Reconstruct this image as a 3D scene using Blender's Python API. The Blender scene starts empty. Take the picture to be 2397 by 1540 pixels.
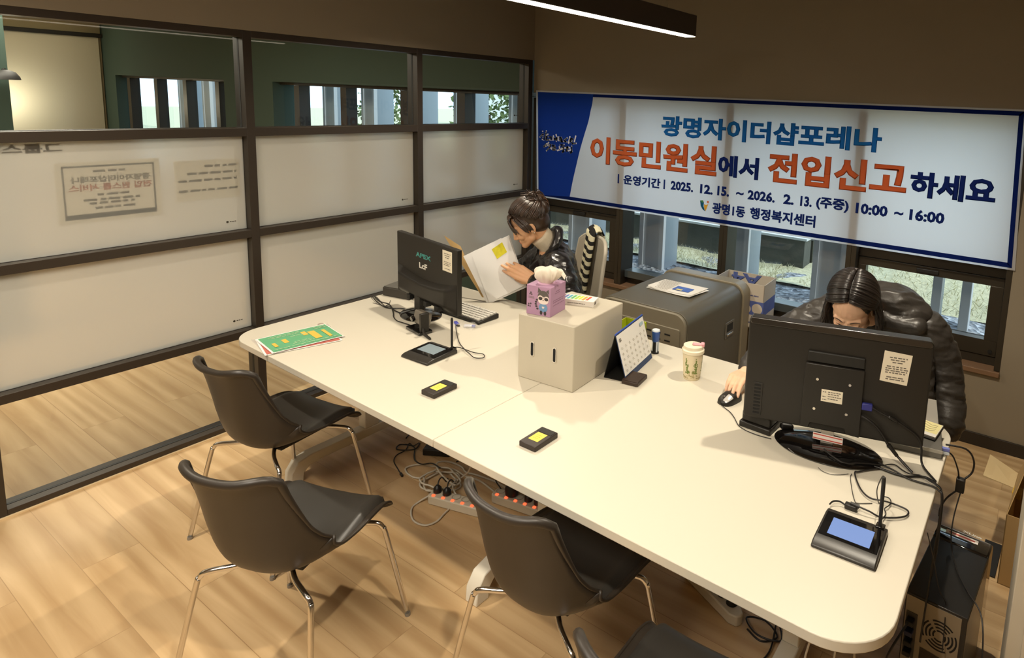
import bpy, bmesh, math, random
from mathutils import Vector, Matrix
random.seed(7)
C = bpy.context.scene.collection
sc = bpy.context.scene
PI = math.pi
V = Vector

# ------------------------------------------------------------------ camera, world, lights, exposure
cam = bpy.data.cameras.new('camera'); camo = bpy.data.objects.new('camera', cam); C.objects.link(camo)
Rm = Matrix(((0.83855534, -0.11524073, 0.53248899), (0.543246, 0.10270554, -0.83326788), (0.04133683, 0.98801374, 0.14872835)))
camo.matrix_world = Matrix.Translation((0, 0, 1.86)) @ Rm.to_4x4()
FPX, CXP, CYP, WPX, HPX = 1498.47, 1487.86, 452.11, 2397.0, 1540.0
cam.sensor_fit = 'HORIZONTAL'; cam.sensor_width = 36.0
cam.lens = FPX / WPX * 36.0
cam.shift_x = (WPX / 2 - CXP) / WPX
cam.shift_y = (CYP - HPX / 2) / WPX
cam.clip_start = 0.02
sc.camera = camo
sc.view_settings.view_transform = 'Standard'; sc.view_settings.look = 'None'
sc.view_settings.gamma = 1.0; sc.view_settings.use_curve_mapping = False
sc.view_settings.exposure = -0.18
sc.cycles.use_denoising = True
sc.cycles.max_bounces = 8; sc.cycles.transparent_max_bounces = 16
sc.cycles.caustics_reflective = False; sc.cycles.caustics_refractive = False
sc.cycles.sample_clamp_indirect = 6.0

w = bpy.data.worlds.new('sky'); sc.world = w; w.use_nodes = True
nt = w.node_tree; nt.nodes.clear()
bg = nt.nodes.new('ShaderNodeBackground'); wo = nt.nodes.new('ShaderNodeOutputWorld')
bg.inputs[0].default_value = (0.62, 0.80, 1.0, 1); bg.inputs[1].default_value = 3.0
nt.links.new(bg.outputs[0], wo.inputs[0])

def lamp(name, kind, loc, power, col=(1, 0.84, 0.62), size=0.06, rot=(0, 0, 0), spot=None, size_y=None):
    d = bpy.data.lights.new(name, kind); d.energy = power; d.color = col
    if kind == 'AREA':
        d.size = size
        if size_y: d.shape = 'RECTANGLE'; d.size_y = size_y
        else: d.shape = 'DISK'
    elif kind == 'SPOT':
        d.shadow_soft_size = size; d.spot_size = spot or 2.2; d.spot_blend = 0.75
    elif kind == 'POINT': d.shadow_soft_size = size
    else: d.angle = size
    o = bpy.data.objects.new(name, d); C.objects.link(o); o.location = loc; o.rotation_euler = rot
    return o
WARM = (1.0, 0.89, 0.71)
LZ = 2.55
for lx, ly, pw_ in ((-0.50, 2.50, 130), (-2.60, 2.60, 120), (-2.60, 0.62, 130), (-0.45, 0.62, 115)):
    lamp('downlight_lamp', 'SPOT', (lx, ly, LZ), pw_, WARM, 0.03, spot=2.35)
lamp('side_room_lamp', 'AREA', (-6.2, 0.6, 2.55), 205, (1, 0.9, 0.74), 1.6, size_y=2.6)
lamp('room_fill_light', 'AREA', (-1.3, -0.7, 2.7), 95, (1, 0.9, 0.76), 1.4, size_y=1.0)  # soft fill added behind the camera to lift the walls, no actual panel
sun = lamp('sun', 'SUN', (6, 4, 9), 2.6, (1, 0.96, 0.88), 0.01)
sun.rotation_euler = Vector((-0.8, 0.07, -0.6)).to_track_quat('-Z', 'Y').to_euler()

# ------------------------------------------------------------------ helpers
def lin(c):
    return tuple(((x / 12.92) if x <= 0.04045 else ((x + 0.055) / 1.055) ** 2.4) for x in c)
def hx(h):
    h = h.lstrip('#'); return lin(tuple(int(h[i:i + 2], 16) / 255 for i in (0, 2, 4)))
MATS = {}
def M(name, col=None, rough=0.5, metal=0.0, spec=0.5, emit=None, es=0.0, alpha=None, trans=0.0, ior=None, coat=0.0, bump=None, noise=None, sheen=0.0):
    """plain principled material; noise=(scale, amount) varies the colour a little, bump=(scale, strength)"""
    if name in MATS: return MATS[name]
    m = bpy.data.materials.new(name); m.use_nodes = True; MATS[name] = m
    b = m.node_tree.nodes['Principled BSDF']; N = m.node_tree.nodes; L = m.node_tree.links
    c = hx(col) if isinstance(col, str) else col
    b.inputs['Base Color'].default_value = (*c, 1); b.inputs['Roughness'].default_value = rough
    b.inputs['Metallic'].default_value = metal; b.inputs['Specular IOR Level'].default_value = spec
    b.inputs['Coat Weight'].default_value = coat
    if sheen: b.inputs['Sheen Weight'].default_value = sheen
    if trans: b.inputs['Transmission Weight'].default_value = trans
    if ior: b.inputs['IOR'].default_value = ior
    if alpha is not None: b.inputs['Alpha'].default_value = alpha
    if emit:
        e = hx(emit) if isinstance(emit, str) else emit
        b.inputs['Emission Color'].default_value = (*e, 1); b.inputs['Emission Strength'].default_value = es
    if noise or bump:
        tc = N.new('ShaderNodeTexCoord')
    if noise:
        n = N.new('ShaderNodeTexNoise'); n.inputs['Scale'].default_value = noise[0]; n.inputs['Detail'].default_value = 4
        L.new(tc.outputs['Object'], n.inputs['Vector'])
        mx = N.new('ShaderNodeMix'); mx.data_type = 'RGBA'
        mx.inputs[6].default_value = (*[x * (1 - noise[1]) for x in c], 1)
        mx.inputs[7].default_value = (*[min(1, x * (1 + noise[1])) for x in c], 1)
        L.new(n.outputs['Fac'], mx.inputs[0]); L.new(mx.outputs[2], b.inputs['Base Color'])
    if bump:
        n2 = N.new('ShaderNodeTexNoise'); n2.inputs['Scale'].default_value = bump[0]; n2.inputs['Detail'].default_value = 5
        L.new(tc.outputs['Object'], n2.inputs['Vector'])
        bp = N.new('ShaderNodeBump'); bp.inputs['Strength'].default_value = bump[1]; bp.inputs['Distance'].default_value = 0.01
        L.new(n2.outputs['Fac'], bp.inputs['Height']); L.new(bp.outputs['Normal'], b.inputs['Normal'])
    return m

class MB:
    """collects shapes and links them as ONE mesh object"""
    def __init__(s): s.v = []; s.f = []
    def add(s, vs, fs):
        o = len(s.v); s.v += [tuple(v) for v in vs]; s.f += [tuple(i + o for i in f) for f in fs]; return s
    def box(s, x0, x1, y0, y1, z0, z1):
        return s.add([(x0, y0, z0), (x1, y0, z0), (x1, y1, z0), (x0, y1, z0), (x0, y0, z1), (x1, y0, z1), (x1, y1, z1), (x0, y1, z1)],
                     [(3, 2, 1, 0), (4, 5, 6, 7), (0, 1, 5, 4), (1, 2, 6, 5), (2, 3, 7, 6), (3, 0, 4, 7)])
    def quad(s, a, b, c, d): return s.add([a, b, c, d], [(0, 1, 2, 3)])
    def prism(s, pts, z0, z1, axis='z'):
        """polygon pts (2D) extruded; axis z: (x,y)->z, axis y: (x,z)->y, axis x: (y,z)->x"""
        n = len(pts)
        P = {'z': lambda p, t: (p[0], p[1], t), 'y': lambda p, t: (p[0], t, p[1]), 'x': lambda p, t: (t, p[0], p[1])}[axis]
        vs = [P(p, z0) for p in pts] + [P(p, z1) for p in pts]
        fs = [tuple(range(n))[::-1], tuple(range(n, 2 * n))] + [(i, (i + 1) % n, n + (i + 1) % n, n + i) for i in range(n)]
        return s.add(vs, fs)
    def tube(s, path, r, seg=8, closed=False, caps=True):
        path = [V(p) for p in path]; n = len(path)
        rs = r if isinstance(r, (list, tuple)) else [r] * n
        prev = None; vs = []; fs = []
        for i, p in enumerate(path):
            if closed: t = (path[(i + 1) % n] - path[i - 1])
            else: t = (path[min(i + 1, n - 1)] - path[max(i - 1, 0)])
            if t.length < 1e-9: t = V((0, 0, 1))
            t.normalize()
            if prev is None:
                a = t.orthogonal().normalized()
            else:
                a = prev - t * prev.dot(t)
                a = a.normalized() if a.length > 1e-6 else t.orthogonal().normalized()
            prev = a; b = t.cross(a)
            for k in range(seg):
                an = 2 * PI * k / seg
                vs.append(p + (a * math.cos(an) + b * math.sin(an)) * rs[i])
        for i in range(n if closed else n - 1):
            j = (i + 1) % n
            for k in range(seg):
                k2 = (k + 1) % seg
                fs.append((i * seg + k, i * seg + k2, j * seg + k2, j * seg + k))
        if caps and not closed:
            fs.append(tuple(range(seg))[::-1]); fs.append(tuple(range((n - 1) * seg, n * seg)))
        return s.add(vs, fs)
    def cyl(s, a, b, r0, r1=None, seg=24): return s.tube([a, b], [r0, r0 if r1 is None else r1], seg)
    def lathe(s, prof, c=(0, 0, 0), seg=32, cap=True):
        """profile [(r,z)...] around z"""
        vs = []; fs = []; n = len(prof)
        for r, z in prof:
            for k in range(seg):
                a = 2 * PI * k / seg; vs.append((c[0] + r * math.cos(a), c[1] + r * math.sin(a), c[2] + z))
        for i in range(n - 1):
            for k in range(seg):
                k2 = (k + 1) % seg; fs.append((i * seg + k, i * seg + k2, (i + 1) * seg + k2, (i + 1) * seg + k))
        if cap:
            fs.append(tuple(range(seg))[::-1]); fs.append(tuple(range((n - 1) * seg, n * seg)))
        return s.add(vs, fs)
    def ell(s, c, r, rot=None, seg=16, rings=10):
        vs = []; fs = []; c = V(c)
        for i in range(rings + 1):
            th = PI * i / rings
            for k in range(seg):
                ph = 2 * PI * k / seg
                p = V((r[0] * math.sin(th) * math.cos(ph), r[1] * math.sin(th) * math.sin(ph), -r[2] * math.cos(th)))
                if rot is not None: p = rot @ p
                vs.append(c + p)
        for i in range(rings):
            for k in range(seg):
                k2 = (k + 1) % seg; fs.append((i * seg + k, i * seg + k2, (i + 1) * seg + k2, (i + 1) * seg + k))
        return s.add(vs, fs)
    def caps(s, p0, r0, p1, r1, seg=14):
        """capsule with two radii (closed)"""
        p0, p1 = V(p0), V(p1); t = p1 - p0; L = t.length
        if L < 1e-6: return s.ell(p0, (r0, r0, r0), None, seg)
        t.normalize(); path = []; rs = []
        for i in range(6):
            a = PI / 2 * i / 5.0; path.append(p0 - t * r0 * math.cos(a)); rs.append(max(r0 * math.sin(a), 1e-4))
        for i in range(6):
            a = PI / 2 * i / 5.0; path.append(p1 + t * r1 * math.sin(a)); rs.append(max(r1 * math.cos(a), 1e-4))
        return s.tube(path, rs, seg)
    def grid(s, fn, nu, nv, flip=False):
        vs = [fn(i / nu, j / nv) for j in range(nv + 1) for i in range(nu + 1)]; fs = []
        for j in range(nv):
            for i in range(nu):
                a = j * (nu + 1) + i; q = (a, a + 1, a + nu + 2, a + nu + 1)
                fs.append(q[::-1] if flip else q)
        return s.add(vs, fs)
    def xf(s, m):
        s.v = [tuple(m @ V(v)) for v in s.v]; return s
    def mesh(s, name):
        me = bpy.data.meshes.new(name); me.from_pydata(s.v, [], s.f); me.update(); return me
    def build(s, name, mat, parent=None, bevel=0.0, smooth=40, seg=2, loc=None, rot=None, fix=True):
        me = s.mesh(name)
        if fix:
            bm = bmesh.new(); bm.from_mesh(me); bmesh.ops.remove_doubles(bm, verts=bm.verts, dist=1e-6)
            bmesh.ops.recalc_face_normals(bm, faces=bm.faces); bm.to_mesh(me); bm.free()
        return link(name, me, mat, parent, bevel, smooth, seg, loc, rot)
def link(name, me, mat, parent=None, bevel=0.0, smooth=40, seg=2, loc=None, rot=None):
    me.materials.append(mat)
    if smooth:
        me.shade_smooth()
        if smooth < 180: me.set_sharp_from_angle(angle=math.radians(smooth))
    o = bpy.data.objects.new(name, me); C.objects.link(o)
    if parent is not None: o.parent = parent
    if bevel:
        b = o.modifiers.new('bevel', 'BEVEL'); b.width = bevel; b.segments = seg; b.limit_method = 'ANGLE'; b.angle_limit = math.radians(40)
    if loc is not None: o.location = loc
    if rot is not None: o.rotation_euler = rot
    return o
def tag(o, label=None, cat=None, group=None, kind=None):
    if label: o['label'] = label
    if cat: o['category'] = cat
    if group: o['group'] = group
    if kind: o['kind'] = kind
    return o
def thing(name, label, cat, loc=(0, 0, 0), rotz=0.0, group=None):
    o = bpy.data.objects.new(name, None); o.empty_display_size = 0.05; C.objects.link(o)
    o.location = loc; o.rotation_euler = (0, 0, rotz)
    return tag(o, label, cat, group)
def struct(name, mb, mat, bevel=0.0, parent=None, smooth=40):
    o = mb.build(name, mat, parent, bevel=bevel, smooth=smooth)
    if parent is None: o['kind'] = 'structure'
    return o
def sroot(name, loc=(0, 0, 0)):
    o = bpy.data.objects.new(name, None); C.objects.link(o); o.location = loc; o['kind'] = 'structure'; return o
def dup(root, loc, rotz, label=None, group=None):
    r = root.copy(); C.objects.link(r); r.location = loc; r.rotation_euler = (0, 0, rotz)
    if label: r['label'] = label
    if group: r['group'] = group
    for ch in list(root.children):
        c = ch.copy(); C.objects.link(c); c.parent = r
        for g in ch.children:
            d = g.copy(); C.objects.link(d); d.parent = c
    return r
def cr(pts, n=8, closed=False):
    """smooth path through points"""
    P = [V(p) for p in pts]; out = []; m = len(P)
    for i in range(m if closed else m - 1):
        g = (lambda k: P[k % m]) if closed else (lambda k: P[max(0, min(m - 1, k))])
        p0, p1, p2, p3 = g(i - 1), g(i), g(i + 1), g(i + 2)
        for j in range(n):
            t = j / n
            out.append(0.5 * ((2 * p1) + (p2 - p0) * t + (2 * p0 - 5 * p1 + 4 * p2 - p3) * t * t + (3 * p1 - p0 - 3 * p2 + p3) * t ** 3))
    if not closed: out.append(P[-1])
    return out
def rrect(x0, x1, y0, y1, r, n=6):
    out = []
    for cx, cy, a0 in ((x1 - r, y0 + r, -90), (x1 - r, y1 - r, 0), (x0 + r, y1 - r, 90), (x0 + r, y0 + r, 180)):
        for i in range(n + 1):
            a = math.radians(a0 + 90 * i / n); out.append((cx + r * math.cos(a), cy + r * math.sin(a)))
    return out
def text_me(name, body, w, h, bold=0.0, slant=0.0, centre=False):
    """flat lettering mesh in the xy plane, its bounding box stretched to w x h (origin at lower left, or centre);
    bold (metres) thickens the strokes by that much all round"""
    cu = bpy.data.curves.new(name, 'FONT'); cu.body = body; cu.size = 1.0; cu.resolution_u = 2; cu.shear = slant
    def grab():
        ob = bpy.data.objects.new(name, cu); C.objects.link(ob)
        dg = bpy.context.evaluated_depsgraph_get(); me = bpy.data.meshes.new_from_object(ob.evaluated_get(dg)); bpy.data.objects.remove(ob); return me
    me = grab(); xs = [v.co.x for v in me.vertices]; ys = [v.co.y for v in me.vertices]
    if not xs: return me
    if bold:
        k = bold / ((h - 2 * bold) / max(1e-6, max(ys) - min(ys)))
        bpy.data.meshes.remove(me); cu.bevel_depth = k; cu.bevel_resolution = 0; me = grab()
        xs = [v.co.x for v in me.vertices]; ys = [v.co.y for v in me.vertices]
    x0, x1, y0, y1 = min(xs), max(xs), min(ys), max(ys)
    for v in me.vertices:
        v.co.x = (v.co.x - x0) / (x1 - x0) * w - (w / 2 if centre else 0)
        v.co.y = (v.co.y - y0) / max(1e-6, y1 - y0) * h - (h / 2 if centre else 0)
        v.co.z = (v.co.z / k * 0.0006) if bold else 0.0
    bpy.data.curves.remove(cu); me.name = name; me.materials.clear()
    return me
def join_me(name, parts):
    """parts: [(mesh, Matrix)] -> one mesh"""
    bm = bmesh.new()
    for me, mx in parts:
        t = me.copy(); t.transform(mx); bm.from_mesh(t); bpy.data.meshes.remove(t)
    out = bpy.data.meshes.new(name); bm.to_mesh(out); bm.free()
    return out
def dashes(x0, x1, y0, y1, z=0.0, gap=0.012, seed=1, word=(0.01, 0.03)):
    """a row of small printed bars standing in for lettering too small to read"""
    rr = random.Random(seed); b = MB(); x = x0
    while x < x1 - word[0] * 0.4:
        l = min(rr.uniform(*word), x1 - x); b.quad((x, y0, z), (x + l, y0, z), (x + l, y1, z), (x, y1, z)); x += l + gap * rr.uniform(0.5, 1.0)
    return b
# ------------------------------------------------------------------ materials of the setting
def wood_floor():
    m = bpy.data.materials.new('wood_floor'); m.use_nodes = True; N = m.node_tree.nodes; L = m.node_tree.links
    b = N['Principled BSDF']; b.inputs['Roughness'].default_value = 0.42; b.inputs['Specular IOR Level'].default_value = 0.35
    tc = N.new('ShaderNodeTexCoord')
    br = N.new('ShaderNodeTexBrick'); br.offset = 0.37; br.inputs['Scale'].default_value = 1.0
    br.inputs['Brick Width'].default_value = 1.22; br.inputs['Row Height'].default_value = 0.184
    br.inputs['Mortar Size'].default_value = 0.0012; br.inputs['Mortar Smooth'].default_value = 0.2; br.inputs['Bias'].default_value = 0.0
    br.inputs['Color1'].default_value = (0.0, 0.0, 0.0, 1); br.inputs['Color2'].default_value = (1, 1, 1, 1); br.inputs['Mortar'].default_value = (0.5, 0.5, 0.5, 1)
    L.new(tc.outputs['Object'], br.inputs['Vector'])
    mp = N.new('ShaderNodeMapping'); mp.inputs['Scale'].default_value = (0.55, 6.5, 1)
    L.new(tc.outputs['Object'], mp.inputs['Vector'])
    ad = N.new('ShaderNodeVectorMath'); ad.operation = 'ADD'
    sc_ = N.new('ShaderNodeVectorMath'); sc_.operation = 'SCALE'; sc_.inputs['Scale'].default_value = 7.0
    L.new(br.outputs['Color'], sc_.inputs[0]); L.new(mp.outputs[0], ad.inputs[0]); L.new(sc_.outputs[0], ad.inputs[1])
    n1 = N.new('ShaderNodeTexNoise'); n1.inputs['Scale'].default_value = 2.6; n1.inputs['Detail'].default_value = 6; n1.inputs['Distortion'].default_value = 0.9
    L.new(ad.outputs[0], n1.inputs['Vector'])
    wv = N.new('ShaderNodeTexWave'); wv.wave_type = 'BANDS'; wv.bands_direction = 'Y'; wv.inputs['Scale'].default_value = 0.55; wv.inputs['Distortion'].default_value = 16.0
    wv.inputs['Detail'].default_value = 3; wv.inputs['Detail Scale'].default_value = 0.55
    L.new(ad.outputs[0], wv.inputs['Vector'])
    mx = N.new('ShaderNodeMix'); mx.data_type = 'FLOAT'; mx.inputs[0].default_value = 0.28
    L.new(n1.outputs['Fac'], mx.inputs[2]); L.new(wv.outputs['Fac'], mx.inputs[3])
    rp = N.new('ShaderNodeValToRGB'); rp.color_ramp.elements[0].position = 0.25; rp.color_ramp.elements[1].position = 0.8
    rp.color_ramp.elements[0].color = (*hx('#b08f65'), 1); rp.color_ramp.elements[1].color = (*hx('#d2b489'), 1)
    L.new(mx.outputs[0], rp.inputs[0])
    hs = N.new('ShaderNodeHueSaturation'); L.new(rp.outputs[0], hs.inputs['Color'])
    mr = N.new('ShaderNodeMapRange'); mr.inputs['To Min'].default_value = 0.93; mr.inputs['To Max'].default_value = 1.06
    L.new(br.outputs['Color'], mr.inputs['Value']); L.new(mr.outputs[0], hs.inputs['Value'])
    mm = N.new('ShaderNodeMix'); mm.data_type = 'RGBA'; mm.inputs[7].default_value = (*hx('#84663f'), 1)
    sm = N.new('ShaderNodeMath'); sm.operation = 'MULTIPLY'; sm.inputs[1].default_value = 0.55
    L.new(br.outputs['Fac'], sm.inputs[0]); L.new(sm.outputs[0], mm.inputs[0]); L.new(hs.outputs[0], mm.inputs[6])
    L.new(mm.outputs[2], b.inputs['Base Color'])
    return m
def pane_mat(name, tint=(0.93, 0.97, 0.96)):
    m = bpy.data.materials.new(name); m.use_nodes = True; N = m.node_tree.nodes; L = m.node_tree.links; N.clear()
    o = N.new('ShaderNodeOutputMaterial'); t = N.new('ShaderNodeBsdfTransparent'); g = N.new('ShaderNodeBsdfGlossy')
    t.inputs[0].default_value = (*tint, 1); g.inputs['Roughness'].default_value = 0.02
    f = N.new('ShaderNodeFresnel'); f.inputs[0].default_value = 1.5; x = N.new('ShaderNodeMixShader')
    L.new(f.outputs[0], x.inputs[0]); L.new(t.outputs[0], x.inputs[1]); L.new(g.outputs[0], x.inputs[2]); L.new(x.outputs[0], o.inputs[0])
    return m
def frosted_mat():
    m = bpy.data.materials.new('frosted_glass'); m.use_nodes = True; N = m.node_tree.nodes; L = m.node_tree.links; N.clear()
    o = N.new('ShaderNodeOutputMaterial'); t = N.new('ShaderNodeBsdfTranslucent'); t.inputs[0].default_value = (0.86, 0.86, 0.82, 1)
    g = N.new('ShaderNodeBsdfRefraction'); g.inputs['Roughness'].default_value = 0.2; g.inputs['IOR'].default_value = 1.35; g.inputs[0].default_value = (0.95, 0.95, 0.93, 1)
    d = N.new('ShaderNodeBsdfDiffuse'); d.inputs[0].default_value = (0.75, 0.75, 0.72, 1)
    x = N.new('ShaderNodeMixShader'); x.inputs[0].default_value = 0.45
    y = N.new('ShaderNodeMixShader'); y.inputs[0].default_value = 0.12
    L.new(t.outputs[0], x.inputs[1]); L.new(g.outputs[0], x.inputs[2]); L.new(x.outputs[0], y.inputs[1]); L.new(d.outputs[0], y.inputs[2]); L.new(y.outputs[0], o.inputs[0])
    return m
def cloth_mat(name, col, tl=0.5, rough=0.8, bump=None):
    """thin cloth or paper that lets some light through"""
    if name in MATS: return MATS[name]
    m = bpy.data.materials.new(name); MATS[name] = m; m.use_nodes = True; N = m.node_tree.nodes; L = m.node_tree.links; N.clear()
    o = N.new('ShaderNodeOutputMaterial'); d = N.new('ShaderNodeBsdfDiffuse'); t = N.new('ShaderNodeBsdfTranslucent'); x = N.new('ShaderNodeMixShader')
    c = hx(col) if isinstance(col, str) else col
    d.inputs[0].default_value = (*c, 1); t.inputs[0].default_value = (*c, 1); x.inputs[0].default_value = tl
    L.new(d.outputs[0], x.inputs[1]); L.new(t.outputs[0], x.inputs[2]); L.new(x.outputs[0], o.inputs[0])
    return m
FLOOR = wood_floor()
WALL = M('wall_paint', '#877c69', 0.85, noise=(3, 0.03), bump=(220, 0.03))
GREEN = M('green_wall_paint', '#3d5046', 0.8)
CEIL = M('ceiling_paint', '#8f8371', 0.9)
PALECEIL = M('pale_ceiling_paint', '#cfc6b2', 0.9)
FRAME = M('dark_steel_frame', '#383028', 0.42, 0.25, noise=(6, 0.05))
WINFR = M('dark_window_aluminium', '#3b352b', 0.38, 0.35)
GASKET = M('black_gasket', '#15130f', 0.6)
GLASS = pane_mat('clear_glass'); FROST = frosted_mat()
SILL = M('sill_wood', '#7d6048', 0.45, noise=(5, 0.12))
SKIRT = M('dark_skirting', '#2a231b', 0.5)

# ------------------------------------------------------------------ the room
YB = 3.906            # inner face of the window wall
XP = -3.5             # room side of the glass partition
ZC = 2.75
struct('floor', MB().box(-13, 2.2, -2.6, 4.15, -0.1, 0.0), FLOOR)
wb = MB()
wb.box(XP, 2.2, YB, 4.15, 0.0, 0.435).box(XP, 2.2, YB, 4.15, 1.86, ZC + 0.1).box(-0.082, 2.2, YB, 4.15, 0.435, 1.86)
struct('wall_back', wb, WALL)
struct('ceiling', MB().box(XP - 0.1, 2.2, -2.6, 4.15, ZC, ZC + 0.1), CEIL)
struct('wall_right', MB().box(1.5, 1.7, -2.6, YB, 0.0, ZC), WALL)
struct('wall_front', MB().box(XP, 1.5, -2.6, -2.4, 0.0, ZC), WALL)
struct('baseboard_back', MB().box(-3.45, 1.5, YB - 0.012, YB, 0.0, 0.073), SKIRT, bevel=0.002)
struct('trim_1', MB().box(-3.48, -0.082, YB - 0.018, 3.99, 0.42, 0.45), SILL, bevel=0.004)          # window board

# the glass partition on the left: soffit, posts, rails, panes
wl = sroot('wall_left', (0, 0, 0))
wl_soffit = MB().box(XP - 0.10, XP - 0.0, -2.6, YB, 2.113, ZC).build('soffit', WALL, wl)
posts = [(-0.45, -0.405), (0.628, 0.672), (1.706, 1.749), (2.779, 2.822), (3.842, 3.889)]
rails = [(0.0, 0.032), (0.494, 0.534), (1.036, 1.078), (1.573, 1.617), (2.079, 2.113)]
for a, b in posts:
    p = MB().box(XP - 0.1, XP, a, b, 0, 2.113).build('post', FRAME, wl, bevel=0.0015)
    MB().box(XP - 0.058, XP - 0.044, a - 0.0012, b + 0.0012, 0.03, 2.08).build('gasket', GASKET, p)
for za, zb in rails:
    for (a0, a1), (b0, b1) in zip(posts[:-1], posts[1:]):
        r = MB().box(XP - 0.1, XP, a1, b0, za, zb).build('rail', FRAME, wl, bevel=0.0015)
        MB().box(XP - 0.058, XP - 0.044, a1 + 0.002, b0 - 0.002, zb - 0.002, zb + 0.0016).build('gasket', GASKET, r)
for i, ((za, zb), (zc, zd)) in enumerate(zip(rails[:-1], rails[1:])):
    for (a0, a1), (b0, b1) in zip(posts[:-1], posts[1:]):
        mat = GLASS if i in (0, 3) else FROST
        if i in (0, 3): MB().quad((XP - 0.05, a1, zb), (XP - 0.05, b0, zb), (XP - 0.05, b0, zc), (XP - 0.05, a1, zc)).build('glass_pane', mat, wl, smooth=0)
        else: MB().box(XP - 0.054, XP - 0.047, a1, b0, zb, zc).build('glass_pane', mat, wl, smooth=0)
# pale sealant line where the floor rail meets the floor
struct('trim_2', MB().box(XP, XP + 0.012, -2.4, YB - 0.02, 0.0, 0.006), M('pale_sealant', '#d8bd93', 0.6))
# small maker's marks in the lower corner of each pane
for k, (y, z) in enumerate([(1.63, 1.127), (2.709, 1.124), (3.76, 1.128), (3.753, 1.677), (1.637, 0.585)]):
    mk = MB().cyl((XP - 0.0455, y - 0.02, z), (XP - 0.044, y - 0.02, z), 0.006, seg=10)
    for q in range(3): mk.box(XP - 0.0455, XP - 0.0445, y - 0.008 + q * 0.011, y + q * 0.011, z - 0.002, z + 0.002)
    mk.build('pane_mark', M('mark_ink', '#3a342a', 0.6), wl)

# ------------------------------------------------------------------ windows of this room
wn = {}
def window(n, x0, x1, sash):
    r = sroot('window_%d' % n)
    y0, y1 = 3.985, 4.065
    fr = MB().box(x0, x1, y0, y1, 0.45, 0.50)
    fr.box(x0, x1, y0, y1, 1.82, 1.86)
    fr.build('window_frame', WINFR, r, bevel=0.002)
    for xa, xb in ((x0, x0 + 0.03), (x1 - 0.03, x1)):
        MB().box(xa, xb, 3.904, y1, 0.452, 1.82).build('jamb', WINFR, r, bevel=0.002)
    if sash:
        MB().box(x0 + 0.03, x1 - 0.03, y0, y1, 0.955, 1.01).build('transom', WINFR, r, bevel=0.002)
        s = MB(); a, b = x0 + 0.032, x1 - 0.032; lft, rgt = (0.052, 0.107) if n == 1 else (0.046, 0.067)
        ys0, ys1 = y0 - 0.006, y1 - 0.02
        for (xa, xb, za, zb) in ((a, b, 0.502, 0.592), (a, b, 0.905, 0.953), (a, a + lft, 0.592, 0.905), (b - rgt, b, 0.592, 0.905)): s.box(xa, xb, ys0, ys1, za, zb)
        so = s.build('sash', WINFR, r, bevel=0.003)
        MB().quad((a + lft, 4.03, 0.592), (b - rgt, 4.03, 0.592), (b - rgt, 4.03, 0.905), (a + lft, 4.03, 0.905)).build('pane', GLASS, so, smooth=0)
        MB().box((a + b) / 2 - 0.06, (a + b) / 2 + 0.06, ys0 - 0.012, ys0, 0.915, 0.94).build('handle', GASKET, so, bevel=0.004)
        MB().cyl((b - 0.03, ys0, 0.53), (b - 0.03, ys0 - 0.006, 0.53), 0.011, seg=14).build('stopper', GASKET, so)
        MB().quad((x0 + 0.03, 4.03, 1.01), (x1 - 0.03, 4.03, 1.01), (x1 - 0.03, 4.03, 1.82), (x0 + 0.03, 4.03, 1.82)).build('pane', GLASS, r, smooth=0)
    else:
        MB().box(x0 + 0.03, x1 - 0.03, y0 - 0.03, y1, 0.50, 0.555).build('ledge', M('ledge_aluminium', '#5d6568', 0.25, 0.5), r, bevel=0.003)
        MB().quad((x0 + 0.03, 4.03, 0.555), (x1 - 0.03, 4.03, 0.555), (x1 - 0.03, 4.03, 1.82), (x0 + 0.03, 4.03, 1.82)).build('pane', GLASS, r, smooth=0)
window(1, -3.498, -2.629, True); window(2, -2.629, -1.778, False); window(3, -1.778, -0.929, False); window(4, -0.929, -0.082, True)

# ------------------------------------------------------------------ the room behind the glass
g = MB()
g.box(-13, -7.4, 3.906, 4.15, 0, 0.435); g.box(-7.4, XP - 0.1, 3.906, 4.15, 0, 0.435)
g.box(-13, XP - 0.1, 3.906, 4.15, 1.86, 2.75)
g.box(-8.5, -7.4, 3.906, 4.15, 0.435, 1.86); g.box(-13, -11.75, 3.906, 4.15, 0.435, 1.86)
struct('wall_back_side_room', g, GREEN)
struct('wall_end_side_room', MB().box(-12.4, -12.2, -2.6, 3.906, 0, 2.75), M('beige_wall_paint', '#b5a888', 0.85))
struct('wall_front_side_room', MB().box(-12.4, XP - 0.1, -2.8, -2.6, 0, 2.75), GREEN)
struct('ceiling_side_room', MB().box(-12.4, XP - 0.1, -2.6, 4.15, 2.60, 2.70), PALECEIL)
struct('column_side_room', MB().box(-6.35, -6.0, 0.95, 1.395, 0, 2.6), GREEN)
k = 5
for x0, x1, mull in ((-7.4, -3.6, (-6.98, -6.12, -5.16, -4.38, -3.66)), (-11.75, -8.5, (-11.4, -10.5, -9.63, -8.76))):
    r = sroot('window_%d' % k); k += 1
    f = MB(); f.box(x0, x1, 3.985, 4.065, 0.435, 0.50); f.box(x0, x1, 3.985, 4.065, 1.83, 1.86); f.build('window_frame', WINFR, r, bevel=0.002)
    for mx in mull: MB().box(mx - 0.05, mx + 0.05, 3.94, 4.065, 0.5, 1.83).build('mullion', WINFR, r, bevel=0.002)
    MB().quad((x0, 4.03, 0.5), (x1, 4.03, 0.5), (x1, 4.03, 1.83), (x0, 4.03, 1.83)).build('pane', GLASS, r, smooth=0)
scn = thing('projection_screen', 'large pale projection screen on the end wall seen through the top glass pane', 'screen', (-12.15, 3.2, 0.4))
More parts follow.
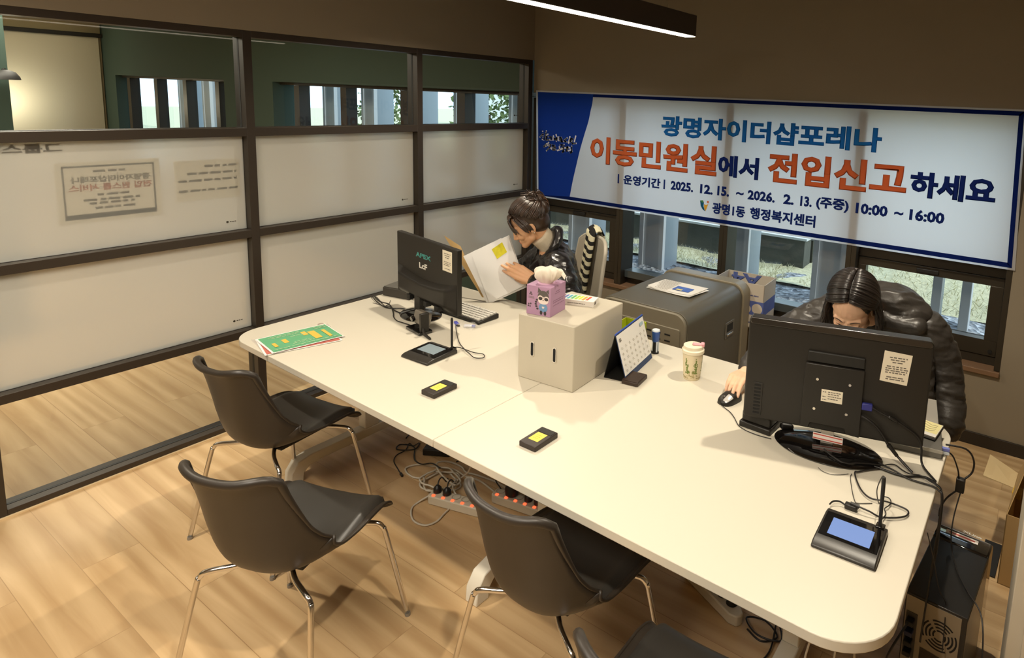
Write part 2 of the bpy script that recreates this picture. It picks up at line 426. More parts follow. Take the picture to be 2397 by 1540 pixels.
MB().box(-0.004, 0.004, -1.3, 0.66, 0.0, 2.0).build('fabric', M('screen_fabric', '#cfc8b2', 0.75), scn)
MB().box(-0.04, 0.05, -1.34, 0.70, 2.0, 2.06).build('casing', GASKET, scn, bevel=0.01)
ll = MB().box(-11.6, -11.55, -2.0, 3.7, 2.575, 2.598)
tag(ll.build('light_strip', M('strip_light', '#fff4dc', emit='#fff0d0', es=6.0)), 'thin bright light strip along the side room ceiling above the screen', 'light')
sl = thing('wall_sconce', 'small dark dome wall lamp on the dark green column behind the glass', 'lamp', (-5.99, 1.36, 1.80))
MB().lathe([(0.075, 0.0), (0.07, 0.02), (0.05, 0.05), (0.015, 0.065)], seg=24).xf(Matrix.Translation((0.085, 0.0, 0))).build('lamp_shade', GASKET, sl)
MB().tube([(0.0, 0, 0.05), (0.05, 0, 0.068), (0.085, 0, 0.066)], 0.008).build('arm', GASKET, sl)
sp = lamp('screen_fill_light', 'POINT', (-11.75, 2.75, 1.45), 18, (1, 0.9, 0.7), 0.02)  # fill added beside the screen to brighten it, well away from the sconce

# ------------------------------------------------------------------ outside the windows
def gravel_mat():
    m = bpy.data.materials.new('gravel'); m.use_nodes = True; N = m.node_tree.nodes; L = m.node_tree.links; b = N['Principled BSDF']; b.inputs['Roughness'].default_value = 0.9
    tc = N.new('ShaderNodeTexCoord'); v = N.new('ShaderNodeTexVoronoi'); v.inputs['Scale'].default_value = 28
    L.new(tc.outputs['Object'], v.inputs['Vector']); r = N.new('ShaderNodeValToRGB'); L.new(v.outputs['Color'], r.inputs[0])
    r.color_ramp.elements[0].color = (*hx('#3c4148'), 1); r.color_ramp.elements[1].color = (*hx('#b8bcc0'), 1)
    L.new(r.outputs[0], b.inputs['Base Color'])
    bp = N.new('ShaderNodeBump'); bp.inputs['Strength'].default_value = 1; bp.inputs['Distance'].default_value = 0.03; L.new(v.outputs['Distance'], bp.inputs['Height']); L.new(bp.outputs[0], b.inputs['Normal'])
    return m
rr = random.Random(3)
gg = MB().grid(lambda u, v: (-13 + 15.2 * u, 4.15 + 1.1 * v, 0.40 + 0.03 * math.sin(40 * u * 3) * math.sin(9 * v) + 0.02 * v), 120, 14)
struct('ground', gg, gravel_mat())
def slope(x, y):
    t = min(1.0, max(0.0, (x + 1.75) / 0.9))
    return 0.43 + (y - 4.9) * (0.03 + 0.36 * t * t)
DRY = M('dry_grass', '#bdb998', 0.95, noise=(38, 0.45), bump=(60, 0.6))
struct('lawn', MB().grid(lambda u, v: ((lambda x, y: (x, y, slope(x, y) + 0.012 * math.sin(13 * x) * math.sin(11 * y)))(-13 + 17 * u, 4.88 + (0.47 if u < 0.66 else 5.0) * v)), 200, 30), DRY)
for (n_g, xa, xb, ya, yb_g, lab) in ((2600, -5.4, -1.70, 4.90, 5.30, 'dry pale grass on the strip before the low retaining wall outside'), (6000, -1.56, 1.2, 4.90, 7.4, 'dry pale grass on the slope outside the rightmost window')):
    gr = MB()
    for i in range(n_g):
        x = rr.uniform(xa, xb); y = ya + (yb_g - ya) * rr.random() ** 1.1; z = slope(x, y)
        a = rr.uniform(0, 2 * PI); h = rr.uniform(0.02, 0.06); l = rr.uniform(0.02, 0.09); wd = 0.004
        dx, dy = math.cos(a) * l, math.sin(a) * l
        if y + dy > yb_g or y + dy < ya: dy = 0
        if x + dx < xa or x + dx > xb: dx = 0
        gr.add([(x - wd, y, z - 0.01), (x + wd, y, z - 0.01), (x + dx, y + dy, z + h)], [(0, 1, 2)])
    tag(gr.build('grass', M('dry_grass_blades', '#d6d2b4', 0.9, noise=(3, 0.35)), smooth=0, fix=False), lab, 'grass', kind='stuff')
rw = thing('retaining_wall', 'low dark concrete retaining wall with a pale cap outside the windows', 'wall', (-5.0, 5.36, 0.3))
MB().box(-8.0, 3.33, 0, 0.18, 0, 0.39).build('wall_body', M('dark_concrete', '#4a4d48', 0.9, noise=(6, 0.35), bump=(25, 0.4)), rw)
MB().box(-8.0, 3.35, -0.015, 0.2, 0.39, 0.41).build('cap', M('cap_stone', '#c3c8c8', 0.8), rw)
struct('terrain_2', MB().box(-13.5, -1.66, 5.57, 8.9, 0.2, 0.66), M('mulch', '#3d3f36', 0.95, noise=(9, 0.5), bump=(20, 0.7)))
FIN = M('fin_steel', '#b9c1c6', 0.5, 0.1)
def fin(xr, n, hollow=False):
    b = MB(); t = thing('facade_fin', '', 'post', (xr, 4.6, 0.40), 0, 'grey metal facade fins outside the windows')
    if hollow:
        MB().box(-0.235, -0.175, 0, 0.12, 0, 2.6).build('fin_blade', FIN, t, bevel=0.004)
        MB().box(-0.06, 0.0, 0, 0.12, 0, 2.6).build('fin_blade', FIN, t, bevel=0.004)
    else:
        MB().box(-0.23, 0.0, 0.012, 0.27, 0, 2.6).build('fin_body', FIN, t, bevel=0.003)
        MB().box(-0.235, -0.195, 0, 0.012, 0, 2.6).build('flange', FIN, t); MB().box(-0.035, 0.004, 0, 0.012, 0, 2.6).build('flange', FIN, t)
    return t
FL = {-3.43: 'grey metal fin outside the leftmost window, behind the striped scarf', -2.65: 'grey metal fin outside the second window from the left, above the grey cabinet',
      -1.88: 'grey metal fin seen just above the white paper carton', -1.13: 'grey metal fin outside, left of the bent person\'s hair',
      -0.31: 'grey pair of thin metal posts on the grass outside the rightmost window'}
for i, xr in enumerate((-3.43, -2.65, -1.88, -1.13, -0.31)):
    fin(xr, i, hollow=(i == 4))['label'] = FL[xr]
for xr in (-4.21, -4.99, -5.78, -6.56, -7.34, -8.9, -9.68, -10.46, -11.24):
    fin(xr, 0)['label'] = 'pale metal fin outside the side room window'
def bush(x, y, z, r, n, seed, lab):
    q = random.Random(seed); b = MB()
    for i in range(n):
        d = V((q.gauss(0, 1), q.gauss(0, 1), q.gauss(0, 1))).normalized() * r * q.uniform(0.5, 1.0); d.z *= 1.5
        c = V((x, y, z)) + d; s = q.uniform(0.03, 0.07)
        u = V((q.gauss(0, 1), q.gauss(0, 1), q.gauss(0, 1))).normalized(); vv = u.orthogonal().normalized()
        b.add([c - u * s, c + vv * s * 0.5, c + u * s, c - vv * s * 0.5], [(0, 1, 2, 3)])
    t = thing('shrub', lab, 'shrub', (x, y, 0.4))
    b.xf(Matrix.Translation((-x, -y, -0.4)))
    b.build('foliage', M('leaf_green', '#5d6f3c', 0.7, noise=(4, 0.4)), t, smooth=0, fix=False)
    MB().tube([(0, 0, 0), (0.03, 0, z - 0.4)], 0.03).build('stem', M('bark', '#5a4a38', 0.9), t)
bush(-7.2, 7.0, 1.5, 0.55, 900, 1, 'green leafy shrub seen through the last clear pane beside the corner')
bush(-9.9, 7.2, 1.4, 0.5, 700, 2, 'green shrub outside seen through the middle clear pane')
hs = thing('house', 'pale house with a blue window far outside seen through the corner clear pane', 'house', (-9.5, 16.0, 0.3))
MB().box(-8, 9, 0, 4, 0, 5).build('house_wall', M('house_white', '#d8d8d2', 0.8), hs)
for x in (-5.5, -3.0, -0.5, 2.0, 4.5): MB().box(x, x + 1.2, -0.05, 0.02, 1.0, 2.6).build('house_window', M('house_glass', '#3f6684', 0.2), hs)
struct('terrain', MB().box(-40, 30, 8.9, 40, -0.5, 0.3), DRY)
# ------------------------------------------------------------------ table
WHITE = M('white_laminate', '#cac3b3', 0.38, spec=0.4, noise=(2, 0.01))
EDGE = M('table_edge_band', '#d8d0bf', 0.5)
LEGW = M('white_powder_coat', '#d9d3c4', 0.4)
TZ = 0.72
tb = thing('conference_table', 'long white conference table with rounded corners and a seam across its middle', 'table', (-1.585, 1.9, 0))
def tl(p): return (p[0] + 1.585, p[1] - 1.9)
def arc(c, r, a0, a1, n=10): return [(c[0] + r * math.cos(math.radians(a0 + (a1 - a0) * i / n)), c[1] + r * math.sin(math.radians(a0 + (a1 - a0) * i / n))) for i in range(n + 1)]
xs = -1.585
yf = lambda x: 1.342 + (x + 3.006) / 2.84 * (1.272 - 1.342)
ybk = lambda x: 2.520 + (x + 3.006) / 2.84 * (2.497 - 2.520)
r_ = 0.13
left = [(xs - 0.001, yf(xs)), (xs - 0.001, ybk(xs))] + arc((-3.006 + r_, ybk(-2.9) - r_), r_, 90, 180) + arc((-3.006 + r_, yf(-2.9) + r_), r_, 180, 270)
right = [(xs + 0.001, ybk(xs)), (xs + 0.001, yf(xs))] + arc((-0.163 - 0.15, yf(-0.3) + 0.15), 0.15, 270, 360) + arc((-0.168 - 0.13, ybk(-0.3) - 0.13), 0.13, 0, 90)
for pts in (left, right):
    MB().prism([tl(p) for p in pts], TZ - 0.028, TZ).build('tabletop', WHITE, tb, bevel=0.0025)
for x in (-2.80, -1.58, -0.52):
    lx = x + 1.585
    b = MB()
    prof = [(1.47, 0), (1.53, 0), (1.535, 0.04), (1.56, 0.065), (1.62, 0.072), (2.2, 0.072), (2.26, 0.065), (2.285, 0.04), (2.29, 0), (2.35, 0), (2.345, 0.06), (2.31, 0.105), (2.25, 0.118), (1.57, 0.118), (1.51, 0.105), (1.475, 0.06)]
    b.prism([(p[0] - 1.9, p[1]) for p in prof], lx - 0.03, lx + 0.03, axis='x')
    b.build('leg', LEGW, tb, bevel=0.004)
    c = MB().box(lx - 0.028, lx + 0.028, -0.04, 0.04, 0.118, 0.66).build('column', LEGW, tb, bevel=0.004)
    MB().box(lx - 0.035, lx + 0.035, -0.42, 0.42, 0.655, 0.692).build('crossbar', LEGW, tb, bevel=0.004)
MB().box(-1.2, 1.05, -0.03, 0.03, 0.60, 0.655).build('beam', LEGW, tb, bevel=0.003)
tr = MB().box(-0.62, 0.62, 0.02, 0.20, 0.50, 0.505); tr.box(-0.62, 0.62, 0.02, 0.025, 0.505, 0.57); tr.box(-0.62, 0.62, 0.195, 0.20, 0.505, 0.57)
tr.build('cable_tray', M('black_tray', '#191713', 0.5), tb)

# ------------------------------------------------------------------ shell chairs
SHELL = M('dark_shell_plastic', '#2d2721', 0.42, spec=0.5, bump=(500, 0.015))
PAD = M('black_seat_leatherette', '#2f2d2a', 0.38, spec=0.45, bump=(350, 0.03))
CHROME = M('chrome', '#d9d6d2', 0.14, 1.0)
prof_pts = [(0.200, 0.416), (0.185, 0.434), (0.135, 0.444), (0.065, 0.436), (0.0, 0.422), (-0.07, 0.408), (-0.135, 0.414), (-0.185, 0.446), (-0.215, 0.500), (-0.232, 0.565), (-0.246, 0.640), (-0.262, 0.710), (-0.280, 0.765), (-0.296, 0.788)]
prof_path = cr([(0, p[0], p[1]) for p in prof_pts], 6)
def ppos(v):
    t = v * (len(prof_path) - 1); i = min(int(t), len(prof_path) - 2); return prof_path[i].lerp(prof_path[i + 1], t - i)
wkeys = [(0, .190), (.05, .198), (.15, .206), (.3, .212), (.45, .214), (.55, .208), (.65, .194), (.75, .176), (.85, .160), (1.0, .152)]
def pw(v):
    for (a, x), (b, y) in zip(wkeys[:-1], wkeys[1:]):
        if a <= v <= b:
            t = (v - a) / (b - a); t = t * t * (3 - 2 * t) if False else t; return x + (y - x) * t
    return wkeys[-1][1]
def shell(u, v, off=0.0):
    """u -1..1 across, v 0..1 front lip to back top"""
    k = min(1.0, max(0.0, (v - 0.6) / 0.4)); v = v - 0.085 * abs(u) ** 4 * k * k * (3 - 2 * k)
    k = min(1.0, max(0.0, 1 - v / 0.3)); v = v + 0.05 * abs(u) ** 5 * k * k
    p = ppos(v); d = (ppos(min(1, v + 0.02)) - ppos(max(0, v - 0.02))).normalized()
    n = V((0, -d.z, d.y)).normalized()            # points away from the sitter for the back, down for the seat
    if n.z > 0 and v < 0.4: n = -n
    n = V((0, d.z, -d.y)).normalized()            # towards the sitter / up
    n = n if n.z + n.y > 0 else -n
    e = abs(u) ** 2.6
    lift = 0.020 + 0.105 * math.exp(-((v - 0.54) / 0.23) ** 2) + 0.03 * max(0, (v - 0.7) / 0.3)
    dip = -0.012 * (abs(u) ** 2) * math.exp(-(v / 0.06) ** 2)
    q = p + n * (lift * e + off); q.x = u * pw(v); q.z += dip
    return q
def make_chair():
    t = thing('shell_chair', 'x', 'chair')
    NU, NV = 24, 44
    b = MB().grid(lambda a, c: shell(a * 2 - 1, c), NU, NV)
    s = b.build('shell', SHELL, t, smooth=180)
    so = s.modifiers.new('thick', 'SOLIDIFY'); so.thickness = 0.007; so.offset = 0
    rim = [shell(-1, i / NV) for i in range(NV + 1)] + [shell(-1 + 2 * i / NU, 1) for i in range(1, NU)] + [shell(1, 1 - i / NV) for i in range(NV + 1)] + [shell(1 - 2 * i / NU, 0) for i in range(1, NU)]
    rr_ = [0.005 + 0.0085 * max(0, (p.z - 0.62) / 0.19) ** 1.0 if p.z > 0.62 else 0.005 for p in rim]
    MB().tube(rim, rr_, 10, closed=True).build('rim', SHELL, s, smooth=180)
    def padf(a, c):
        u = (a * 2 - 1) * 0.90; v = 0.035 + c * 0.47
        edge = min(1 - abs(a * 2 - 1), c * 2.2, (1 - c) * 2.2)
        return shell(u, v, 0.004 + 0.02 * min(1, max(0, edge) / 0.12) ** 0.5)
    MB().grid(padf, 28, 28).build('seat_pad', PAD, t, smooth=180)
    for sx in (-1, 1):
        for (fy, ty, by) in ((0.225, 0.160, 0.06), (-0.265, -0.175, -0.07)):
            path = cr([(sx * 0.03, by, 0.402), (sx * 0.10, by + (ty - by) * 0.6, 0.398), (sx * 0.168, ty * 0.98, 0.392), (sx * 0.192, ty * 1.03, 0.376), (sx * 0.203, ty + (fy - ty) * 0.2, 0.33), (sx * 0.245, fy, 0.006)], 6)
            l = MB().tube(path, 0.0085, 12).build('leg', CHROME, t, smooth=180)
            MB().cyl((sx * 0.245, fy, 0.0), (sx * 0.2445, fy * 0.998, 0.012), 0.0098, seg=14).build('foot', M('grey_glide', '#8a8378', 0.5), l)
    MB().box(-0.10, 0.10, -0.10, 0.10, 0.396, 0.414).build('mount', M('black_mount', '#16140f', 0.5), t, bevel=0.003)
    return t
ch = make_chair()
ch.location = (-2.556, 1.345, 0); ch.rotation_euler = (0, 0, math.radians(9))
ch['label'] = 'dark shell chair nearest the glass wall, tucked at the table\'s left corner'; ch['group'] = 'dark shell chairs along the front of the table'
G = ch['group']
dup(ch, (-1.878, 1.012, 0), math.radians(20), 'dark shell chair pulled furthest out from the table, its whole grey seat showing', G)
dup(ch, (-1.085, 1.385, 0), math.radians(-2), 'dark shell chair pushed under the table edge with two power strips behind it', G)
dup(ch, (-0.545, 1.17, 0), math.radians(4), 'dark shell chair cut off by the bottom of the picture', G)

# ------------------------------------------------------------------ pendant lamp
pl_ = thing('pendant_light', 'long dark linear pendant light hanging over the table with a glowing strip underneath', 'light', (-1.585, 2.2, 2.2))
PX = -1.62
MB().box(PX + 1.585 - 0.032, PX + 1.585 + 0.032, -1.15, 0.80, -0.02, 0.085).build('housing', M('dark_lamp_housing', '#3b3229', 0.45, 0.2), pl_, bevel=0.003)
MB().box(PX + 1.585 - 0.029, PX + 1.585 + 0.029, -1.148, 0.797, -0.024, -0.0195).build('diffuser', M('lamp_diffuser', '#fff6df', emit='#fff0d6', es=6.0), pl_)
for y in (-0.9, 0.55): MB().cyl((PX + 1.585, y, 0.085), (PX + 1.585, y, 0.55), 0.0012, seg=6).build('wire', CHROME, pl_)
# ------------------------------------------------------------------ banner over the windows
PAPER = cloth_mat('white_paper', '#efece6', 0.15)
BW, BB, BN = cloth_mat('banner_white', '#eceef2', 0.62), cloth_mat('banner_blue', '#2445a0', 0.5), cloth_mat('banner_navy', '#14235f', 0.3)
LB, OR, NV_ = cloth_mat('ink_light_blue', '#2f86cf', 0.5), cloth_mat('ink_orange', '#e07a4c', 0.5), cloth_mat('ink_navy', '#22357f', 0.45)
WI = cloth_mat('ink_white', '#eef0f4', 0.3)
by = 3.8965
bn = thing('banner', 'long white Korean notice banner with blue left end stretched over the windows', 'banner', (-1.77, by, 1.45))
bx = lambda x: x + 1.77
bz = lambda z: z - 1.45
xl = lambda z: -3.468 + 0.028 * (1.878 - z) / 0.853
xr = lambda z: -0.118 + 0.045 * (1.88 - z) / 0.855
def wob(x, z): return 0.004 * math.sin(x * 5.1) * math.cos(z * 4) + 0.0025 * math.sin(x * 13 + z * 3)
def bp(x, z, d=0.0): return (bx(x), -d + wob(x, z) * 0.0 , bz(z))
ct = MB().grid(lambda u, v: bp(xl(1.03 + 0.848 * v) + (xr(1.03 + 0.848 * v) - xl(1.03 + 0.848 * v)) * u, 1.028 + 0.850 * v), 60, 16)
ct.build('cloth', BW, bn, smooth=180)
def sbz(pts, d, nm, mat): return MB().add([bp(x, z, d) for x, z in pts], [tuple(range(len(pts)))]).build(nm, mat, bn, smooth=0, fix=False)
curve = [(-2.904, 1.845), (-2.908, 1.80), (-2.922, 1.74), (-2.940, 1.66), (-2.972, 1.565), (-3.012, 1.44), (-3.048, 1.30), (-3.075, 1.19), (-3.101, 1.062)]
cv = [(p.x, p.z) for p in cr([(x, 0, z) for x, z in curve], 5)]
sbz([(xl(1.866) + 0.018, 1.866)] + [(-2.90, 1.866)] + cv + [(-3.105, 1.040), (xl(1.04) + 0.018, 1.040)], 0.0012, 'blue_end_panel', BB)
bd = MB()
def bq(a, b, c, d): bd.add([bp(*p, 0.0014) for p in (a, b, c, d)], [(0, 1, 2, 3)])
bq((-2.905, 1.845), (-0.14, 1.845), (-0.122, 1.868), (-2.90, 1.866))
bq((-3.44, 1.040), (-0.09, 1.040), (-0.112, 1.066), (-3.10, 1.066))
bq((-0.113, 1.06), (-0.090, 1.04), (-0.125, 1.868), (-0.148, 1.85))
bd.build('border', BN, bn, smooth=0, fix=False)
RXZ = Matrix(((1, 0, 0, 0), (0, 0, -1, 0), (0, 1, 0, 0), (0, 0, 0, 1)))     # xy plane -> xz plane facing -y
def btext(nm, runs, mat, d=0.0022):
    for body, x0, x1, z0, z1, bold in runs:
        me = text_me(nm, body, x1 - x0, z1 - z0, bold); me.transform(Matrix.Translation((bx(x0), -d, bz(z0))) @ RXZ)
        link(nm, me, mat, bn, smooth=0)
btext('lettering', [('광명자이더샵포레나', -2.298, -0.813, 1.596, 1.739, 0.0058)], LB)
btext('lettering', [('이동민원실', -2.914, -1.851, 1.350, 1.554, 0.0085), ('전입신고', -1.494, -0.654, 1.356, 1.550, 0.0085)], OR)
btext('lettering', [('에서', -1.843, -1.553, 1.358, 1.502, 0.0062), ('하세요', -0.638, -0.206, 1.363, 1.509, 0.0068),
    ('l', -2.652, -2.640, 1.222, 1.290, 0.001), ('운영기간', -2.600, -2.283, 1.220, 1.292, 0.0028), ('l', -2.257, -2.245, 1.222, 1.290, 0.001),
    ('2025.', -2.198, -2.02, 1.224, 1.289, 0.0036), ('12.', -1.967, -1.87, 1.225, 1.290, 0.0036), ('15.', -1.837, -1.75, 1.226, 1.291, 0.0036), ('~', -1.700, -1.646, 1.246, 1.268, 0.003),
    ('2026.', -1.617, -1.43, 1.225, 1.291, 0.0036), ('2.', -1.374, -1.305, 1.226, 1.291, 0.0036), ('13.', -1.264, -1.19, 1.227, 1.292, 0.0036), ('(주중)', -1.164, -0.965, 1.220, 1.300, 0.003),
    ('10:00', -0.924, -0.742, 1.226, 1.292, 0.0036), ('~', -0.706, -0.656, 1.246, 1.268, 0.003), ('16:00', -0.623, -0.440, 1.227, 1.293, 0.0036),
    ('광명1동', -1.866, -1.627, 1.099, 1.176, 0.003), ('행정복지센터', -1.593, -1.158, 1.101, 1.178, 0.003)], NV_)
# brush written slogan on the blue end, as strokes (pixel sketch of each stroke in a 2310 x 1540 box)
strokes = [[(240, 250), (240, 262)], [(120, 560), (260, 400), (230, 680)], [(410, 230), (360, 520), (300, 710)], [(400, 440), (490, 400)], [(390, 540), (440, 520), (400, 690), (570, 680)],
    [(530, 540), (640, 540), (630, 690)], [(735, 470), (715, 700)], [(770, 560), (800, 660), (900, 560), (870, 740)], [(850, 400), (870, 480)], [(945, 510), (955, 700)], [(1010, 530), (1050, 580), (1085, 540)], [(990, 700), (1120, 620), (1070, 740), (1180, 745)],
    [(1340, 550), (1215, 700), (1330, 750)], [(1460, 480), (1410, 810)], [(1480, 590), (1480, 740), (1590, 590), (1490, 590)], [(1710, 440), (1660, 720)], [(1560, 750), (1580, 830), (1740, 805)],
    [(530, 820), (480, 890)], [(430, 900), (310, 1060), (600, 930), (570, 1080), (430, 1260)], [(560, 1040), (660, 1150)], [(690, 930), (730, 990), (800, 950)], [(680, 1070), (830, 1050), (720, 1190), (860, 1180)],
    [(1040, 930), (1140, 920), (1110, 1070)], [(1010, 1010), (1020, 1140)], [(930, 1210), (1150, 1110)], [(1215, 890), (1190, 1150), (1150, 1290), (1230, 1200)], [(1200, 1060), (1290, 1060)], [(1330, 1020), (1330, 1230), (1390, 1030), (1330, 1020)], [(1420, 1020), (1480, 1060)], [(1410, 1200), (1550, 1130)], [(1545, 960), (1550, 1190), (1500, 1300), (1580, 1220)]]
sb = MB()
def sxz(p):      # sketch box -> banner plane
    u, v = p[0] / 2310.0, p[1] / 1540.0
    return (-3.445 + u * 0.525, 1.60 - v * 0.235 + 0.02 * u - 0.005)
for st in strokes:
    pts = [V((bx(x), -0.0022, bz(z))) for x, z in map(sxz, st)]
    pts = cr(pts, 4) if len(pts) > 2 else pts
    for i in range(len(pts) - 1):
        a, b_ = pts[i], pts[i + 1]; t = (b_ - a); n = V((-t.z, 0, t.x)); n = (n.normalized() if n.length > 1e-9 else V((1, 0, 0))) * 0.0060
        e = t.normalized() * 0.0045 if t.length > 1e-9 else V((0, 0, 0.0045))
        sb.add([a - n - e, b_ - n + e, b_ + n + e, a + n - e], [(0, 1, 2, 3)])
sb.build('slogan_lettering', WI, bn, smooth=0, fix=False)
# emblem: green and navy leaf, yellow leaf, orange dot
sbz([(-1.962, 1.176), (-1.940, 1.180), (-1.932, 1.165), (-1.934, 1.140), (-1.918, 1.104), (-1.940, 1.118), (-1.955, 1.14)], 0.0022, 'emblem', cloth_mat('ink_teal', '#1f5a78', 0.3))
sbz([(-1.930, 1.155), (-1.915, 1.150), (-1.900, 1.158), (-1.896, 1.164), (-1.905, 1.14), (-1.916, 1.106), (-1.928, 1.128)], 0.0023, 'emblem', cloth_mat('ink_yellow', '#e0a93a', 0.3))
sbz([(-1.962, 1.176), (-1.940, 1.180), (-1.934, 1.166), (-1.945, 1.162)], 0.0024, 'emblem', cloth_mat('ink_green', '#4f8f55', 0.3))
sbz([(-1.902 + 0.008 * math.cos(a * PI / 6), 1.172 + 0.008 * math.sin(a * PI / 6)) for a in range(12)], 0.0024, 'emblem', OR)

# ------------------------------------------------------------------ notices stuck to the far side of the frosted glass
XN = XP - 0.0541
INK = M('grey_ink', '#6d6a60', 0.7); INKR = M('red_ink', '#b8674a', 0.7)
RYZ = Matrix(((0, 0, -1, 0), (1, 0, 0, 0), (0, 1, 0, 0), (0, 0, 0, 1)))      # xy plane -> yz plane facing -x, mirrored when seen from +x
def nq(b, y0, y1, z0, z1, d): b.quad((XN - d, y0, z0), (XN - d, y1, z0), (XN - d, y1, z1), (XN - d, y0, z1)); return b
no = thing('notice_poster', 'landscape paper notice with a dark border seen through the frosted glass', 'poster', (XN, 1.13, 1.34))
sh = Matrix.Translation((-XN, -1.13, -1.34))
nq(MB(), 0.938, 1.326, 1.205, 1.478, 0.0012).xf(sh).build('sheet', cloth_mat('notice_paper', '#f4efe2', 0.6), no, smooth=0)
fb = MB()
for (y0, y1, z0, z1) in ((0.962, 1.304, 1.452, 1.460), (0.962, 1.304, 1.222, 1.244), (0.962, 0.969, 1.222, 1.46), (1.297, 1.304, 1.222, 1.46)): nq(fb, y0, y1, z0, z1, 0.0004)
fb.xf(sh).build('border', M('border_ink', '#5d6a6b', 0.7), no, smooth=0)
def ntext(nm, runs, mat, parent, org, d=0.0003):
    parts = []
    for body, y0, y1, z0, z1, bold in runs:
        me = text_me('t', body, y1 - y0, z1 - z0, bold)
        mx = Matrix(((0, 0, -1, XN - d - org[0]), (-1, 0, 0, y1 - org[1]), (0, 1, 0, z0 - org[2]), (0, 0, 0, 1)))
        parts.append((me, mx))
    return link(nm, join_me(nm, parts), mat, parent, smooth=0)
o_ = (XN, 1.13, 1.34)
ntext('lettering', [('광명자이더샵포레나', 0.99, 1.285, 1.382, 1.412, 0.0012)], INK, no, o_)
ntext('red_lettering', [('전입 원스톱 서비스', 0.982, 1.29, 1.345, 1.377, 0.0012)], INKR, no, o_)
db = MB()
for k, (z, y0, y1) in enumerate(((1.428, 1.07, 1.19), (1.322, 1.08, 1.20), (1.300, 1.03, 1.24), (1.284, 1.05, 1.22), (1.262, 1.07, 1.23))):
    db.v_ = None
    q = dashes(y0, y1, z, z + 0.010, 0, seed=k, word=(0.02, 0.05))
    db.add([(XN - 0.0004, v[0], v[1]) for v in q.v], q.f)
db.xf(sh).build('small_print', INK, no, smooth=0, fix=False)
n2 = thing('notice_sheet', 'plain pale paper notice beside the glass post, right of the bordered poster', 'poster', (XN, 1.53, 1.35))
sh2 = Matrix.Translation((-XN, -1.53, -1.35))
nq(MB(), 1.384, 1.684, 1.256, 1.458, 0.0012).xf(sh2).build('sheet', cloth_mat('notice_paper', '#f4efe2', 0.6), n2, smooth=0)
db = MB()
for k, (z, y0, y1) in enumerate(((1.42, 1.52, 1.67), (1.385, 1.44, 1.67), (1.35, 1.40, 1.67), (1.30, 1.40, 1.68))):
    q = dashes(y0, y1, z, z + 0.011, 0, seed=k + 9, word=(0.02, 0.06)); db.add([(XN - 0.0004, v[0], v[1]) for v in q.v], q.f)
db.xf(sh2).build('small_print', INK, n2, smooth=0, fix=False)
dc = thing('glass_lettering', 'grey Korean room name lettering on the frosted glass at the left edge, reversed', 'sign', (XN, 0.8, 1.54))
ntext('lettering', [('그룹스터디', 0.66, 0.972, 1.522, 1.563, 0.0015)], M('sign_ink', '#4d4a42', 0.6), dc, (XN, 0.8, 1.54), d=0.0001)
# ------------------------------------------------------------------ things on the table
BLK = M('black_plastic', '#211e1a', 0.42, spec=0.4, bump=(420, 0.02)); BLKG = M('gloss_black', '#0d0b0a', 0.08, spec=0.6, coat=0.6)
DGR = M('dark_grey_plastic', '#3a3631', 0.5); STK = M('sticker_paper', '#ddd3bd', 0.6); PRT = M('print_grey', '#6f675c', 0.7)
CBL = M('black_cable', '#171411', 0.45); CBW = M('white_cable', '#c9c1b0', 0.5); SCRW = M('screw_steel', '#d5d0c8', 0.25, 0.9)
YEL = M('yellow_note', '#e8cf57', 0.7)
def put(mb, name, mat, parent, **k): return mb.build(name, mat, parent, **k)
def flat_text(name, body, w, h, bold, mx, mat, parent):
    me = text_me(name, body, w, h, bold); me.transform(mx); return link(name, me, mat, parent, smooth=0)
def print_lines(name, rows, mat, parent, mx, h=0.004, word=(0.006, 0.016), gap=0.004):
    """rows (x0,x1,y): small printed lines"""
    b = MB()
    for k, (x0, x1, y) in enumerate(rows):
        q = dashes(x0, x1, y, y + h, 0, gap=gap, seed=k * 7 + 3, word=word); b.add(q.v, q.f)
    b.xf(mx); return b.build(name, mat, parent, smooth=0, fix=False)
BACK = lambda u, z, y: Matrix.Translation((u, y, z)) @ RXZ      # lettering on a face that looks to -y

# --- left monitor (its back towards us)
ml = thing('computer_monitor', 'black monitor with teal lettering on its back, in front of the reading person', 'monitor', (-2.52, 2.055, TZ), math.radians(-9))
def quadrect(x0, x1, z0, z1, y): return MB().quad((x0, y, z0), (x1, y, z0), (x1, y, z1), (x0, y, z1))
pnl = MB().prism(rrect(-0.283, 0.279, 0.078, 0.400, 0.006), -0.012, 0.014, axis='y'); put(pnl, 'panel', BLK, ml, bevel=0.003)
def lbulge(u, v):
    x = -0.276 + 0.548 * u; crest = 0.232 - 0.035 * (1 - (2 * u - 1) ** 2)
    z = 0.085 + (crest - 0.085) * v
    return (x, -0.013 - 0.03 * min(1, (1 - v) * 6, v * 4) * min(1, u * 10, (1 - u) * 10), z)
put(MB().grid(lbulge, 40, 16), 'rear_bulge', BLK, ml, smooth=60)
for x in (-0.14, 0.02, 0.12): put(MB().box(x, x + 0.03, -0.040, -0.010, 0.074, 0.098), 'port', GASKET, ml, bevel=0.002)
put(MB().prism(rrect(-0.276, 0.272, 0.086, 0.393, 0.004), 0.0142, 0.0150, axis='y'), 'screen', M('screen_dark', '#20242a', 0.2, emit='#9fb8d0', es=0.15), ml)
put(MB().box(-0.085, -0.030, -0.03, 0.0, 0.01, 0.12), 'neck', BLK, ml, bevel=0.004)
